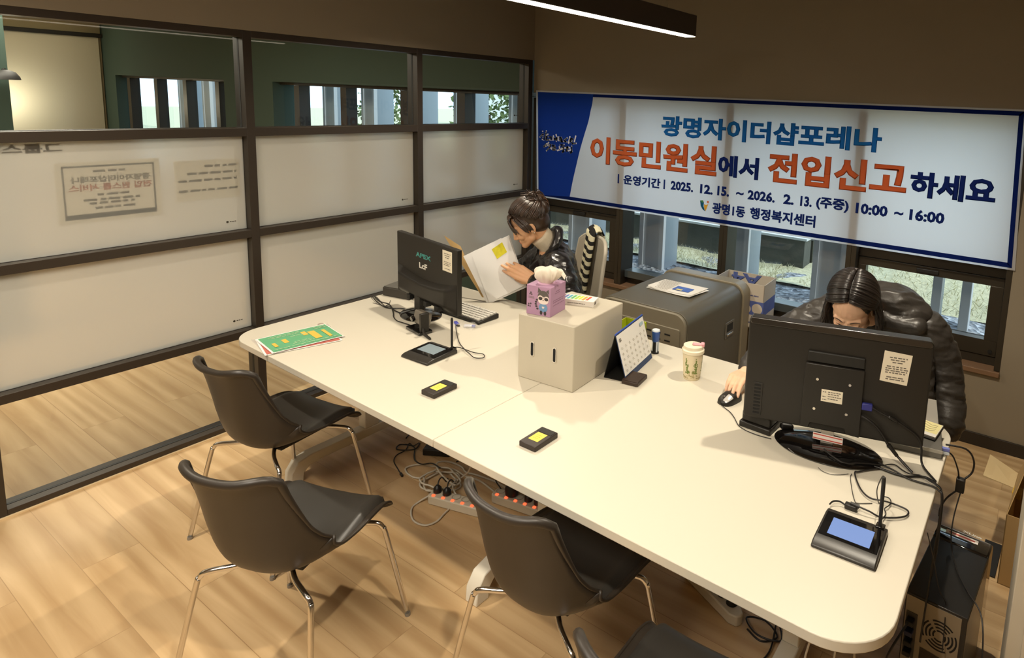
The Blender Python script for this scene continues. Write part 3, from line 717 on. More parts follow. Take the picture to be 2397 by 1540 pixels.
put(MB().lathe([(0.0, 0.016), (0.06, 0.016), (0.112, 0.010), (0.122, 0.004), (0.122, 0.0), (0.0, 0.0)], seg=40, cap=False).xf(Matrix.Translation((-0.055, -0.01, 0)) @ Matrix.Diagonal((1.0, 0.78, 1, 1))), 'base', BLKG, ml)
flat_text('brand_lettering', 'APEX', 0.145, 0.024, 0.0014, BACK(-0.095, 0.300, -0.0125), M('teal_ink', '#3f8d86', 0.5, emit='#3f8d86', es=0.0), ml)
flat_text('brand_lettering', 'LcF', 0.075, 0.030, 0.0016, BACK(-0.062, 0.246, -0.0125), M('white_ink', '#d8d4cc', 0.5), ml)
st_ = put(quadrect(0.154, 0.236, 0.281, 0.382, -0.0128), 'sticker', STK, ml, smooth=0)
print_lines('small_print', [(0.168, 0.222, 0.365), (0.172, 0.218, 0.355), (0.178, 0.212, 0.345), (0.165, 0.225, 0.325), (0.165, 0.225, 0.317), (0.165, 0.215, 0.309), (0.172, 0.22, 0.292)], PRT, st_, BACK(0, 0, -0.0131))
put(MB().tube(cr([(0.03, -0.03, 0.085), (0.045, -0.05, 0.05), (0.03, -0.06, 0.02), (-0.01, -0.07, 0.016)], 6), 0.0025, 8), 'cable', CBL, ml)

# --- right monitor
mr_ = thing('computer_monitor', 'big black monitor on a glossy oval base, four silver screws on its back', 'monitor', (-0.51, 2.06, TZ), math.radians(15))
put(MB().prism(rrect(-0.285, 0.290, 0.064, 0.420, 0.012), -0.016, 0.022, axis='y'), 'panel', BLK, mr_, bevel=0.006, seg=3)
put(MB().prism(rrect(-0.281, 0.286, 0.400, 0.424, 0.01), -0.020, 0.024, axis='y'), 'top_bezel', M('bezel_gloss', '#2a2622', 0.22, spec=0.6), mr_, bevel=0.003)
put(MB().prism(rrect(-0.085, 0.094, 0.300, 0.338, 0.004), -0.024, -0.014, axis='y'), 'recess', GASKET, mr_, bevel=0.004)
put(MB().prism([(-0.09, 0.298), (-0.094, 0.072), (-0.066, 0.072), (-0.060, 0.090), (0.046, 0.090), (0.052, 0.072), (0.096, 0.068), (0.095, 0.298)][::-1], -0.030, -0.014, axis='y'), 'rear_panel', BLK, mr_, bevel=0.003)
for x, z in ((-0.049, 0.247), (0.053, 0.244), (-0.052, 0.144), (0.050, 0.142)):
    put(MB().cyl((x, -0.028, z), (x, -0.0325, z), 0.0055, 0.0045, seg=16), 'screw', SCRW, mr_)
lb = put(quadrect(-0.033, 0.034, 0.174, 0.216, -0.0306), 'label', STK, mr_, smooth=0)
print_lines('small_print', [(-0.029, -0.018, 0.206), (-0.012, 0.028, 0.207), (-0.012, 0.024, 0.200), (-0.029, -0.018, 0.190), (-0.012, 0.03, 0.192), (-0.012, 0.02, 0.184), (-0.029, -0.016, 0.180)], PRT, lb, BACK(0, 0, -0.0309), h=0.003, word=(0.003, 0.009), gap=0.002)
s2 = put(MB().add([(0.148, -0.0164, 0.374), (0.141, -0.0164, 0.272), (0.223, -0.0164, 0.267), (0.231, -0.0164, 0.369)], [(0, 1, 2, 3)]), 'sticker', STK, mr_, smooth=0)
print_lines('small_print', [(0.165, 0.218, 0.352), (0.168, 0.214, 0.344), (0.174, 0.204, 0.336), (0.158, 0.218, 0.322), (0.155, 0.222, 0.315), (0.155, 0.22, 0.308), (0.155, 0.216, 0.301), (0.16, 0.212, 0.286), (0.158, 0.214, 0.279)], PRT, s2, BACK(0, 0, -0.0167), h=0.0038)
vt = put(MB().prism(rrect(-0.256, -0.224, 0.078, 0.195, 0.004), -0.0185, -0.015, axis='y'), 'vent', BLK, mr_, bevel=0.001)
sl_ = MB()
for k in range(9): sl_.box(-0.252, -0.230, -0.0195, -0.0183, 0.084 + k * 0.0123, 0.090 + k * 0.0123)
put(sl_, 'slots', M('black_void', '#070605', 0.8), vt)['kind'] = 'stuff'
vg = put(MB().box(0.095, 0.128, -0.030, -0.016, 0.166, 0.190), 'video_plug', M('blue_plug', '#2b2f78', 0.45), mr_, bevel=0.003)
put(MB().tube(cr([(0.127, -0.024, 0.180), (0.156, -0.026, 0.166), (0.191, -0.028, 0.154), (0.23, -0.026, 0.134), (0.271, -0.022, 0.105), (0.285, -0.022, 0.070), (0.292, -0.03, 0.02), (0.325, -0.09, 0.006)], 8), 0.0036, 10), 'video_cable', CBL, mr_)
put(MB().caps((0.182, -0.028, 0.158), 0.0065, (0.202, -0.028, 0.149), 0.0065), 'ferrite_bead', CBL, mr_)
put(MB().tube(cr([(0.098, -0.026, 0.145), (0.129, -0.032, 0.132), (0.157, -0.034, 0.108), (0.186, -0.034, 0.066), (0.215, -0.036, 0.036), (0.26, -0.07, 0.008)], 8), 0.0042, 10), 'power_cable', CBL, mr_)
put(MB().tube([(0.186, -0.034, 0.068), (0.214, -0.035, 0.036)], [0.007, 0.006], 10), 'power_plug', CBL, mr_)
nk = MB().prism([(-0.022, 0.012), (0.018, 0.012), (0.020, 0.10), (-0.024, 0.10)], -0.012, 0.006, axis='y'); put(nk, 'neck', M('clear_acrylic', '#cfc6b8', 0.08, trans=0.6, ior=1.3), mr_, bevel=0.002)
put(MB().lathe([(0.0, 0.020), (0.10, 0.018), (0.165, 0.012), (0.176, 0.005), (0.172, 0.0), (0.0, 0.0)], seg=56, cap=False).xf(Matrix.Translation((0.0, -0.012, 0)) @ Matrix.Rotation(math.radians(-9), 4, 'Z') @ Matrix.Diagonal((1.0, 0.60, 1, 1))), 'base', BLKG, mr_)
wsx = put(MB().add([(-0.048, -0.0145, 0.030), (0.048, -0.0145, 0.025), (0.048, -0.0145, 0.049), (-0.048, -0.0145, 0.054)], [(0, 1, 2, 3)]), 'warranty_sticker', M('warranty_white', '#e8e0d8', 0.4), mr_, smooth=0)
rb = MB()
for z in (0.0325, 0.0465): rb.add([(-0.047, -0.0148, z), (0.047, -0.0148, z - 0.0045), (0.047, -0.0148, z - 0.0005), (-0.047, -0.0148, z + 0.004)], [(0, 1, 2, 3)])
put(rb, 'red_stripes', M('red_print', '#c2564a', 0.5), wsx, smooth=0)
put(MB().tube([(-0.009, -0.060, 0.024), (0.01, -0.09, 0.0255), (0.045, -0.112, 0.020), (0.07, -0.112, 0.019), (0.09, -0.10, 0.020), (0.13, -0.085, 0.018), (0.165, -0.07, 0.012)], 0.0025, 8), 'wire', CBL, mr_)

# --- white box with two slots
BOXW = M('box_white', '#b9b1a0', 0.5, noise=(3, 0.015))
bb = thing('ballot_box', 'plain off-white box with two small black hand slots in the middle of the table', 'box', (-1.431, 1.847, TZ), math.radians(3.6))
put(MB().box(-0.270, 0.0, 0.0, 0.366, 0.0, 0.265), 'box_body', BOXW, bb, bevel=0.004, seg=3)
for x in (-0.197, -0.088):
    sh_ = put(MB().prism(rrect(x - 0.008, x + 0.008, 0.103, 0.164, 0.0078, 5), -0.0035, -0.0005, axis='y'), 'slot', M('slot_rim', '#d6cfc2', 0.5), bb)
    put(MB().prism(rrect(x - 0.006, x + 0.006, 0.106, 0.161, 0.0058, 5), -0.0042, -0.0008, axis='y'), 'opening', M('black_void', '#070605', 0.8), sh_)

# --- tissue box
tx = thing('tissue_box', 'pink cube tissue box with a raccoon drawing and a white tissue sticking out', 'tissue box', (-1.635, 1.920, TZ + 0.265), math.radians(10))
PINK = M('pink_card', '#ab86a3', 0.55)
put(MB().box(-0.055, 0.055, -0.060, 0.060, 0.0, 0.120), 'carton', PINK, tx, bevel=0.0015)
put(MB().lathe([(0.0, 0.0), (0.036, 0.0), (0.036, 0.0008)], seg=28, cap=False).xf(Matrix.Translation((0, 0, 0.1202))), 'opening_film', M('pale_pink', '#d9b3cf', 0.5), tx)
q = random.Random(5)
def tissue(u, v):
    a = u * 2 * PI; prof = cr([(0.016, 0, 0.0), (0.030, 0, 0.012), (0.046, 0, 0.034), (0.044, 0, 0.054), (0.026, 0, 0.064), (0.002, 0, 0.060)], 6)
    i = min(int(v * (len(prof) - 1)), len(prof) - 2); p = prof[i].lerp(prof[i + 1], v * (len(prof) - 1) - i)
    fold = 1 + 0.16 * math.sin(5 * a + 3 * v) * math.sin(PI * v) + 0.09 * math.sin(11 * a + 1) * math.sin(PI * v)
    return (p.x * fold * math.cos(a) * 1.12 + 0.012 * v, p.x * fold * math.sin(a) * 0.85, 0.1185 + p.z + 0.008 * math.sin(4 * a + 1) * v * (1 - v) * 3)
tt = MB().grid(tissue, 96, 30)
tt.grid(lambda u, v: (0.030 + 0.060 * u, -0.012 + 0.028 * v + 0.006 * math.sin(5 * u), 0.168 + 0.012 * math.sin(PI * u) - 0.012 * u + 0.006 * math.sin(7 * v + 4 * u)), 14, 8)
put(tt, 'tissue', cloth_mat('tissue_paper', '#efe8da', 0.35), tx, smooth=180)
def fxz(b, pts, y): b.add([(x, y, z) for x, z in pts], [tuple(range(len(pts)))]); return b
def disc(cx_, cz_, rx, rz, n=18): return [(cx_ + rx * math.cos(2 * PI * i / n), cz_ + rz * math.sin(2 * PI * i / n)) for i in range(n)]
yb_ = -0.0604
GRY = M('animal_grey', '#5a5450', 0.6); PALE = M('animal_pale', '#e3d3cc', 0.6); BLU = M('animal_blue', '#6b8fb4', 0.6); DK = M('animal_dark', '#3f3a3a', 0.6)
pr_ = put(fxz(MB(), disc(0.022, 0.078, 0.026, 0.027), yb_), 'printed_animal', GRY, tx, smooth=0, fix=False)
e_ = MB(); fxz(e_, [(-0.004, 0.092), (-0.001, 0.115), (0.012, 0.103)], yb_); fxz(e_, [(0.034, 0.103), (0.045, 0.112), (0.048, 0.092)], yb_); put(e_, 'printed_ears', GRY, pr_, smooth=0, fix=False)
f_ = MB(); fxz(f_, disc(0.022, 0.064, 0.024, 0.015), yb_ - 0.0002); fxz(f_, disc(0.009, 0.074, 0.012, 0.010), yb_ - 0.0002); fxz(f_, disc(0.036, 0.073, 0.012, 0.010), yb_ - 0.0002); put(f_, 'printed_face', PALE, pr_, smooth=0, fix=False)
f_ = MB(); fxz(f_, disc(0.009, 0.072, 0.009, 0.007), yb_ - 0.0003); fxz(f_, disc(0.036, 0.071, 0.009, 0.007), yb_ - 0.0003); fxz(f_, disc(0.022, 0.065, 0.003, 0.002), yb_ - 0.0003); put(f_, 'printed_eyes', DK, pr_, smooth=0, fix=False)
put(fxz(MB(), disc(0.022, 0.035, 0.020, 0.018), yb_ - 0.0001), 'printed_shirt', BLU, pr_, smooth=0, fix=False)
put(fxz(MB(), [(0.022, 0.030), (0.028, 0.037), (0.026, 0.041), (0.022, 0.038), (0.018, 0.041), (0.016, 0.037)], yb_ - 0.0004), 'printed_heart', PALE, pr_, smooth=0, fix=False)
f_ = MB(); fxz(f_, disc(0.013, 0.014, 0.006, 0.009), yb_ - 0.0001); fxz(f_, disc(0.031, 0.013, 0.006, 0.009), yb_ - 0.0001)
for k in range(5): fxz(f_, disc(-0.004 - 0.008 * math.sin(k * 0.7), 0.028 + k * 0.009, 0.0055, 0.004, 10), yb_ - 0.0002)
put(f_, 'printed_feet', DK, pr_, smooth=0, fix=False)
f_ = MB()
for cx_, cz_ in ((-0.035, 0.090), (-0.039, 0.084), (-0.031, 0.083), (-0.044, 0.042), (-0.035, 0.044), (-0.046, 0.034), (-0.038, 0.033)): fxz(f_, disc(cx_, cz_, 0.0032, 0.0036, 8), yb_)
put(f_, 'printed_paws', DK, tx, smooth=0, fix=False)
print_lines('small_print', [(-0.045, -0.02, 0.072), (-0.046, -0.018, 0.067)], PRT, tx, BACK(0, 0, yb_), h=0.0022, word=(0.002, 0.005), gap=0.0015)
f_ = MB()
for z, a, b_ in ((0.095, -0.02, 0.012), (0.087, -0.026, 0.014), (0.06, -0.04, 0.045), (0.052, -0.04, 0.04), (0.04, -0.04, 0.045)):
    g_ = dashes(a, b_, z, z + 0.0028, 0, gap=0.003, seed=int(z * 1000), word=(0.004, 0.012)); f_.add([(0.0553, v[0], v[1]) for v in g_.v], g_.f)
put(f_, 'side_print', M('print_mauve', '#7d5a72', 0.7), tx, smooth=0, fix=False)

# --- box of highlighters
hb = thing('highlighter_box', 'flat white box printed with a rainbow of marker stripes, behind the pink tissue box', 'marker box', (-1.604, 2.083, TZ + 0.265), math.radians(19))
put(MB().box(-0.085, 0.085, -0.036, 0.036, 0, 0.024), 'carton', M('white_card', '#e6e0d6', 0.5), hb, bevel=0.001)
cols = ['#8a4a78', '#5a6fa8', '#4fa0b0', '#58a868', '#9fc24a', '#e0d03a', '#e59a3a', '#d0523e']
for k, c_ in enumerate(cols):
    x = -0.066 + k * 0.0165; b = MB()
    b.add([(x - 0.006, -0.028 + 0.004 * (k % 2), 0.0243), (x + 0.006, -0.028 + 0.004 * (k % 2), 0.0243), (x + 0.012, 0.026, 0.0243), (x, 0.026, 0.0243)], [(0, 1, 2, 3)])
    put(b, 'colour_stripe', M('stripe_' + str(k), c_, 0.5), hb, smooth=0)
print_lines('small_print', [(-0.06, -0.045, 0.010), (-0.03, 0.05, 0.009)], PRT, hb, BACK(0, 0, -0.0364), h=0.003, word=(0.003, 0.01), gap=0.002)
put(MB().quad((0.0853, -0.024, 0.006), (0.0853, 0.0, 0.006), (0.0853, 0.0, 0.019), (0.0853, -0.024, 0.019)), 'end_print', PRT, hb, smooth=0)

# --- desk calendar
cal = thing('desk_calendar', 'standing desk calendar with a white page and black back beside the off-white box', 'calendar', (-1.343, 2.19, TZ), math.radians(99.5))
# local x runs along the page, local -y is the printed side
def slab(a, b_, c_, d_, t): n = (V(b_) - V(a)).cross(V(d_) - V(a)).normalized() * t; return MB().add([a, b_, c_, d_] + [tuple(V(p) + n) for p in (a, b_, c_, d_)], [(0, 1, 2, 3), (7, 6, 5, 4), (0, 4, 5, 1), (1, 5, 6, 2), (2, 6, 7, 3), (3, 7, 4, 0)])
W_ = 0.140
put(slab((-W_, 0.0, 0.0), (W_, 0.0, 0.0), (W_, 0.055, 0.185), (-W_, 0.055, 0.185), 0.002), 'front_board', M('navy_board', '#23365a', 0.5), cal)
put(slab((-W_, 0.10, 0.0), (W_, 0.10, 0.0), (W_, 0.058, 0.187), (-W_, 0.058, 0.187), 0.002), 'back_board', GASKET, cal)
put(MB().box(-W_, W_, 0.002, 0.10, 0.0, 0.003), 'bottom_board', GASKET, cal)
put(slab((-W_ + 0.003, 0.0035, 0.024), (W_ - 0.003, 0.0035, 0.024), (W_ - 0.003, 0.0525, 0.184), (-W_ + 0.003, 0.0525, 0.184), -0.003), 'page', PAPER, cal)
put(MB().tube([(-W_, 0.056, 0.189), (W_, 0.056, 0.189)], 0.0032, 8), 'binding', M('blue_binding', '#2d4aa0', 0.4), cal)
tilt = math.atan2(0.049, 0.160)
CM = Matrix.Translation((0, 0.0028, 0.024)) @ Matrix.Rotation(-tilt, 4, 'X') @ RXZ
put(MB().quad((0.085, 0.138, 0.0025), (0.12, 0.138, 0.0025), (0.12, 0.152, 0.0025), (0.085, 0.152, 0.0025)).xf(CM), 'month_box', M('pale_blue_print', '#9fb3bd', 0.6), cal, smooth=0)
flat_text('month_number', '12', 0.018, 0.014, 0.001, CM @ Matrix.Translation((-0.125, 0.138, 0.0028)), PRT, cal)
dots = MB()
for r in range(5):
    for c in range(7):
        x = -0.12 + c * 0.038; y = 0.018 + r * 0.023; dots.quad((x, y, 0.0026), (x + 0.006, y, 0.0026), (x + 0.006, y + 0.004, 0.0026), (x, y + 0.004, 0.0026)); dots.quad((x, y - 0.004, 0.0026), (x + 0.012, y - 0.004, 0.0026), (x + 0.012, y - 0.0025, 0.0026), (x, y - 0.0025, 0.0026))
put(dots.xf(CM), 'day_print', M('print_light', '#a59c8d', 0.7), cal, smooth=0, fix=False)

# --- small dark brown card holder
cd = thing('card_case', 'dark brown flat card case lying against the calendar foot', 'case', (-1.300, 2.085, TZ), math.radians(8))
put(MB().box(-0.036, 0.036, -0.048, 0.048, 0.0, 0.016), 'case_body', M('brown_leather', '#33241b', 0.45, bump=(200, 0.1)), cd, bevel=0.003)
put(MB().box(-0.034, 0.034, -0.046, 0.046, 0.0162, 0.019), 'lid', M('brown_leather', '#33241b', 0.45), cd, bevel=0.0015)

# --- self inking stamp
stp = thing('stamp', 'blue handled self-inking stamp standing behind the calendar', 'stamp', (-1.384, 2.385, TZ))
put(MB().lathe([(0.0, 0.055), (0.014, 0.055), (0.0165, 0.06), (0.0185, 0.10), (0.0185, 0.104)], seg=24, cap=False), 'handle', M('stamp_blue', '#2c4f94', 0.35), stp)
put(MB().lathe([(0.0185, 0.104), (0.0165, 0.110), (0.0, 0.111)], seg=24, cap=False), 'cap', M('pale_cap', '#cdd4da', 0.4), stp)
put(MB().lathe([(0.0, 0.0), (0.017, 0.0), (0.017, 0.008), (0.012, 0.010), (0.012, 0.055), (0.0, 0.055)], seg=24, cap=False), 'base', GASKET, stp)
for a in (-0.6, 0.6, PI - 0.6, PI + 0.6): put(MB().box(0.010, 0.0155, -0.003, 0.003, 0.006, 0.058).xf(Matrix.Rotation(a, 4, 'Z')), 'frame_leg', M('pale_cap', '#cdd4da', 0.4), stp)

# --- tumbler
cp = thing('tumbler', 'cream lidded tumbler printed with green trees standing alone near the back of the table', 'cup', (-1.130, 2.258, TZ))
put(MB().lathe([(0.0, 0.0), (0.033, 0.0), (0.035, 0.004), (0.042, 0.105), (0.0432, 0.118)], seg=44, cap=False), 'cup_body', M('cup_cream', '#ddd0b0', 0.45), cp)
put(MB().lathe([(0.0445, 0.112), (0.0462, 0.114), (0.0462, 0.126), (0.041, 0.130), (0.040, 0.142), (0.034, 0.145), (0.0, 0.143)], seg=44, cap=False), 'lid', M('lid_cream', '#e3d9bf', 0.4), cp)
put(MB().box(-0.010, 0.010, -0.036, 0.004, 0.144, 0.151).xf(Matrix.Rotation(1.9, 4, 'Z')), 'lid_flap', M('lid_pink', '#dba0a8', 0.4), cp, bevel=0.003)
put(MB().box(-0.012, 0.012, 0.030, 0.046, 0.138, 0.155).xf(Matrix.Rotation(-1.15, 4, 'Z')), 'lid_latch', M('lid_pink', '#dba0a8', 0.4), cp, bevel=0.004)
def oncup(a, z, d=0.0004): r = 0.035 + (z - 0.004) / 0.101 * 0.007 + d; return (r * math.cos(a), r * math.sin(a), z)
tree = MB()
for a0 in (-1.75, -0.72, 0.3, 1.4, 2.5):
    qq = random.Random(int(a0 * 10))
    for k in range(34):
        t = qq.random(); z = 0.032 + 0.066 * t; a = a0 + qq.uniform(-1, 1) * 0.42 * (1 - t) ** 0.8 * (0.65 + 0.35 * math.sin(t * 14)); s = 0.0044 * (1.15 - 0.6 * t)
        da = s / 0.038; tree.add([oncup(a - da, z), oncup(a, z - s), oncup(a + da, z), oncup(a, z + s)], [(0, 1, 2, 3)])
put(tree, 'tree_print', M('tree_green', '#6f7f3c', 0.5, noise=(80, 0.4)), cp, smooth=0, fix=False)
gp = MB(); qq = random.Random(4)
for k in range(90):
    a = qq.uniform(-PI, PI); z = 0.010 + 0.014 * qq.random() ** 2; s = qq.uniform(0.002, 0.005); da = s / 0.036
    gp.add([oncup(a - da, z, 0.0003), oncup(a, z - s * 0.6, 0.0003), oncup(a + da, z, 0.0003), oncup(a, z + s * 0.6, 0.0003)], [(0, 1, 2, 3)])
for a in (-1.45, -1.1, -0.95): gp.add([oncup(a - 0.02, 0.02), oncup(a + 0.05, 0.02), oncup(a + 0.12, 0.045), oncup(a + 0.08, 0.047)], [(0, 1, 2, 3)])
put(gp, 'meadow_print', M('print_olive', '#9a8c5a', 0.5), cp, smooth=0, fix=False)

# --- signature pads
def sigpad(name, label, loc, rz, screen_m, pen_h, scr):
    t = thing(name, label, 'signature pad', loc, rz)
    b = MB().prism([(-0.085, 0.0), (0.085, 0.0), (0.085, 0.016), (0.06, 0.021), (-0.045, 0.017), (-0.07, 0.015), (-0.085, 0.008)], -0.081, 0.081, axis='x')
    put(b, 'pad_body', M('pad_black', '#2a2723', 0.38), t, bevel=0.004, seg=3)
    zt = lambda y: 0.017 + (y + 0.045) / 0.105 * 0.004
    put(MB().add([(-0.075, -0.042, zt(-0.042) + 0.0006), (0.075, -0.042, zt(-0.042) + 0.0006), (0.075, 0.062, zt(0.062) + 0.0006), (-0.075, 0.062, zt(0.062) + 0.0006)], [(0, 1, 2, 3)]), 'face', BLKG, t, smooth=0)
    x0, x1, y0, y1 = scr
    put(MB().add([(x0, y0, zt(y0) + 0.001), (x1, y0, zt(y0) + 0.001), (x1, y1, zt(y1) + 0.001), (x0, y1, zt(y1) + 0.001)], [(0, 1, 2, 3)]), 'screen', screen_m, t, smooth=0)
    put(MB().box(0.050, 0.074, 0.064, 0.086, 0.012, 0.026), 'pen_holder', BLKG, t, bevel=0.002)
    p = put(MB().tube([(0.062, 0.072, 0.02), (0.0605, 0.071, 0.03), (0.058, 0.073, pen_h - 0.01), (0.058, 0.073, pen_h)], [0.0035, 0.0048, 0.0055, 0.0045], 12), 'pen', GASKET, t)
    return t
spR = sigpad('signature_pad', 'black signature pad with a glowing blue screen near the table\'s right corner', (-0.322, 1.630, TZ), math.radians(1.5), M('screen_blue', '#23314f', 0.3, emit='#8fadea', es=0.80), 0.165, (-0.054, 0.054, -0.030, 0.042))
spL = sigpad('signature_pad', 'black signature pad with a pale grey screen in front of the left monitor', (-2.140, 1.750, TZ), math.radians(2), M('screen_grey', '#6f7a7d', 0.3, emit='#aebcc2', es=0.22), 0.160, (-0.058, 0.045, -0.018, 0.052))

# --- two fingerprint readers
def reader(label, loc, rz, first=None):
    t = thing('fingerprint_reader', label, 'reader', loc, rz, 'small black readers with a yellow note')
    put(MB().box(-0.035, 0.035, -0.057, 0.057, 0.0, 0.019), 'reader_body', M('brown_black', '#2a211c', 0.45), t, bevel=0.003)
    put(MB().box(-0.030, 0.030, 0.024, 0.052, 0.019, 0.0205), 'sensor', GASKET, t, bevel=0.001)
    n = put(MB().quad((-0.020, -0.030, 0.0197), (0.020, -0.030, 0.0197), (0.020, 0.021, 0.0197), (-0.020, 0.021, 0.0197)), 'note', YEL, t, smooth=0)
    print_lines('small_print', [(-0.012, 0.012, 0.004), (-0.010, 0.010, -0.006), (-0.012, 0.008, -0.016)], M('note_ink', '#b49a3a', 0.7), n, Matrix.Translation((0, 0, 0.0199)), h=0.003, word=(0.003, 0.007), gap=0.002)
    return t
rd1 = reader('small black reader with a yellow note on the table\'s right half, below the off-white box', (-1.301, 1.505, TZ), math.radians(0))
rd2 = dup(rd1, (-1.840, 1.550, TZ), math.radians(1), 'small black reader with a yellow note between the left signature pad and the table edge')

# --- flyers
GRN = M('flyer_green', '#5fa277', 0.5, noise=(30, 0.12)); FYL = M('flyer_yellow', '#d8b24a', 0.5)
fl = thing('flyer', 'green printed flyer with yellow blocks lying on the table\'s left corner', 'flyer', (-2.721, 1.512, TZ), math.radians(80.5))
def sheetz(x0, x1, y0, y1, z): return MB().grid(lambda u, v: (x0 + (x1 - x0) * u, y0 + (y1 - y0) * v, z + 0.0015 * math.sin(u * 4) * math.sin(v * 3)), 10, 8)
put(sheetz(-0.150, 0.150, -0.105, 0.105, 0.008), 'sheet', PAPER, fl, smooth=180)
put(sheetz(-0.142, 0.146, -0.099, 0.097, 0.0092), 'green_print', GRN, fl, smooth=180)
yb = MB()
for x0, x1, y0, y1 in ((0.045, 0.075, -0.06, 0.045), (0.02, 0.04, 0.01, 0.06), (0.10, 0.115, -0.07, 0.03), (-0.075, -0.055, -0.03, 0.02), (-0.12, -0.105, -0.05, 0.0)): yb.quad((x0, y0, 0.0112), (x1, y0, 0.0112), (x1, y1, 0.0112), (x0, y1, 0.0112))
put(yb, 'yellow_print', FYL, fl, smooth=0)
print_lines('small_print', [(-0.13, 0.13, -0.085), (-0.11, 0.02, 0.07), (-0.10, 0.02, 0.055), (-0.05, 0.04, -0.06), (-0.04, 0.03, -0.045), (0.085, 0.14, 0.06), (0.085, 0.135, 0.075), (-0.03, 0.04, 0.03)], M('flyer_print', '#a8c29a', 0.6), fl, Matrix.Translation((0, 0, 0.0113)), h=0.006, word=(0.008, 0.02), gap=0.006)
f2 = thing('flyer', 'red printed flyer peeking out under the green flyer on the table', 'flyer', (-2.715, 1.500, TZ), math.radians(73))
put(sheetz(-0.152, 0.156, -0.110, 0.108, 0.003), 'sheet', PAPER, f2, smooth=180)
put(sheetz(-0.144, 0.148, -0.102, 0.100, 0.0042), 'red_print', M('flyer_red', '#b9685c', 0.5), f2, smooth=180)
f3 = thing('plastic_sleeve', 'clear plastic sleeve with a small hook lying under the flyers', 'sleeve', (-2.735, 1.515, TZ), math.radians(78))
put(sheetz(-0.165, 0.162, -0.112, 0.112, 0.0008), 'sleeve', M('clear_film', '#d8cfc6', 0.2, alpha=0.5), f3, smooth=180)
put(MB().tube(cr([(0.12, 0.112, 0.002), (0.122, 0.125, 0.003), (0.135, 0.13, 0.003), (0.145, 0.122, 0.003), (0.143, 0.112, 0.002)], 5), 0.0022, 8), 'hook', M('hook_plastic', '#b9aba0', 0.4), f3)

# --- keyboard
kb = thing('keyboard', 'black keyboard with white keys half hidden by the left monitor', 'keyboard', (-2.41, 2.205, TZ), math.radians(-1))
put(MB().prism([(-0.068, 0.0), (0.068, 0.0), (0.068, 0.024), (-0.068, 0.013)], -0.165, 0.165, axis='x'), 'keyboard_body', BLK, kb, bevel=0.003)
kk = MB()
for r in range(6):
    y = -0.056 + r * 0.0205; z = 0.0145 + (y + 0.068) / 0.136 * 0.011
    x = -0.155
    while x < 0.150:
        wk = 0.0165 if not (r == 0 and -0.07 < x < 0.03) else 0.09
        if x + wk > 0.158: wk = 0.158 - x
        kk.box(x, x + wk, y, y + 0.0165, z - 0.002, z + 0.006); x += wk + 0.003
put(kk, 'keys', M('key_white', '#d9d5cb', 0.5), kb)['kind'] = 'stuff'

# --- small camera on its stand before the left monitor
cr_ = thing('document_camera', 'small grey camera unit on a tilted black stand before the left monitor\'s base', 'camera', (-2.395, 1.905, TZ), math.radians(-10))
put(MB().prism(rrect(-0.075, 0.055, -0.035, 0.035, 0.006), 0.0, 0.014), 'base', BLKG, cr_, bevel=0.002)
put(MB().box(-0.055, 0.045, -0.018, 0.022, 0.032, 0.095).xf(Matrix.Rotation(math.radians(-12), 4, 'X')), 'camera_body', M('warm_grey_gloss', '#6b645a', 0.25), cr_, bevel=0.008, seg=3)
put(MB().box(0.030, 0.048, -0.022, 0.02, 0.010, 0.10), 'side_arm', BLK, cr_, bevel=0.003)
put(MB().cyl((-0.02, -0.02, 0.066), (-0.02, -0.034, 0.063), 0.014, 0.012, seg=20), 'lens', BLKG, cr_)
put(MB().tube([(0.045, -0.01, 0.03), (0.075, -0.02, 0.012), (0.12, -0.018, 0.004), (0.128, -0.02, 0.003)], [0.006, 0.007, 0.006, 0.003], 8), 'plug', BLK, cr_)

# --- bag of usb sticks
bg_ = thing('usb_stick', 'white and blue usb stick beside the keyboard corner', 'usb stick', (-2.262, 2.085, TZ), math.radians(35))
put(MB().box(-0.022, 0.016, -0.010, 0.010, 0.002, 0.012), 'stick_body', M('usb_white', '#d7dae6', 0.4), bg_, bevel=0.002)
put(MB().box(0.016, 0.032, -0.009, 0.009, 0.002, 0.012), 'stick_cap', M('usb_blue', '#6b74b8', 0.35), bg_, bevel=0.002)
bg3 = thing('plastic_bag', 'small crumpled clear plastic bag around the usb stick', 'bag', (-2.268, 2.088, TZ))
put(MB().grid(lambda u, v: (-0.055 + 0.11 * u, -0.035 + 0.07 * v, 0.016 + 0.006 * math.sin(9 * u + 3 * v) * math.cos(7 * v) - 0.014 * (abs(2 * u - 1) ** 4 + abs(2 * v - 1) ** 4) * 0.5), 20, 14), 'film', M('clear_bag', '#f2eee6', 0.12, alpha=0.22), bg3, smooth=180)
bg2 = thing('plug', 'blue usb plug lying behind the left pad\'s pen', 'plug', (-2.335, 2.075, TZ), math.radians(-25))
put(MB().box(-0.025, 0.02, -0.008, 0.008, 0.0, 0.010), 'plug_body', M('plug_blue', '#4a4fae', 0.4), bg2, bevel=0.002)
put(MB().box(0.02, 0.036, -0.006, 0.006, 0.001, 0.009), 'plug_tip', DGR, bg2, bevel=0.001)

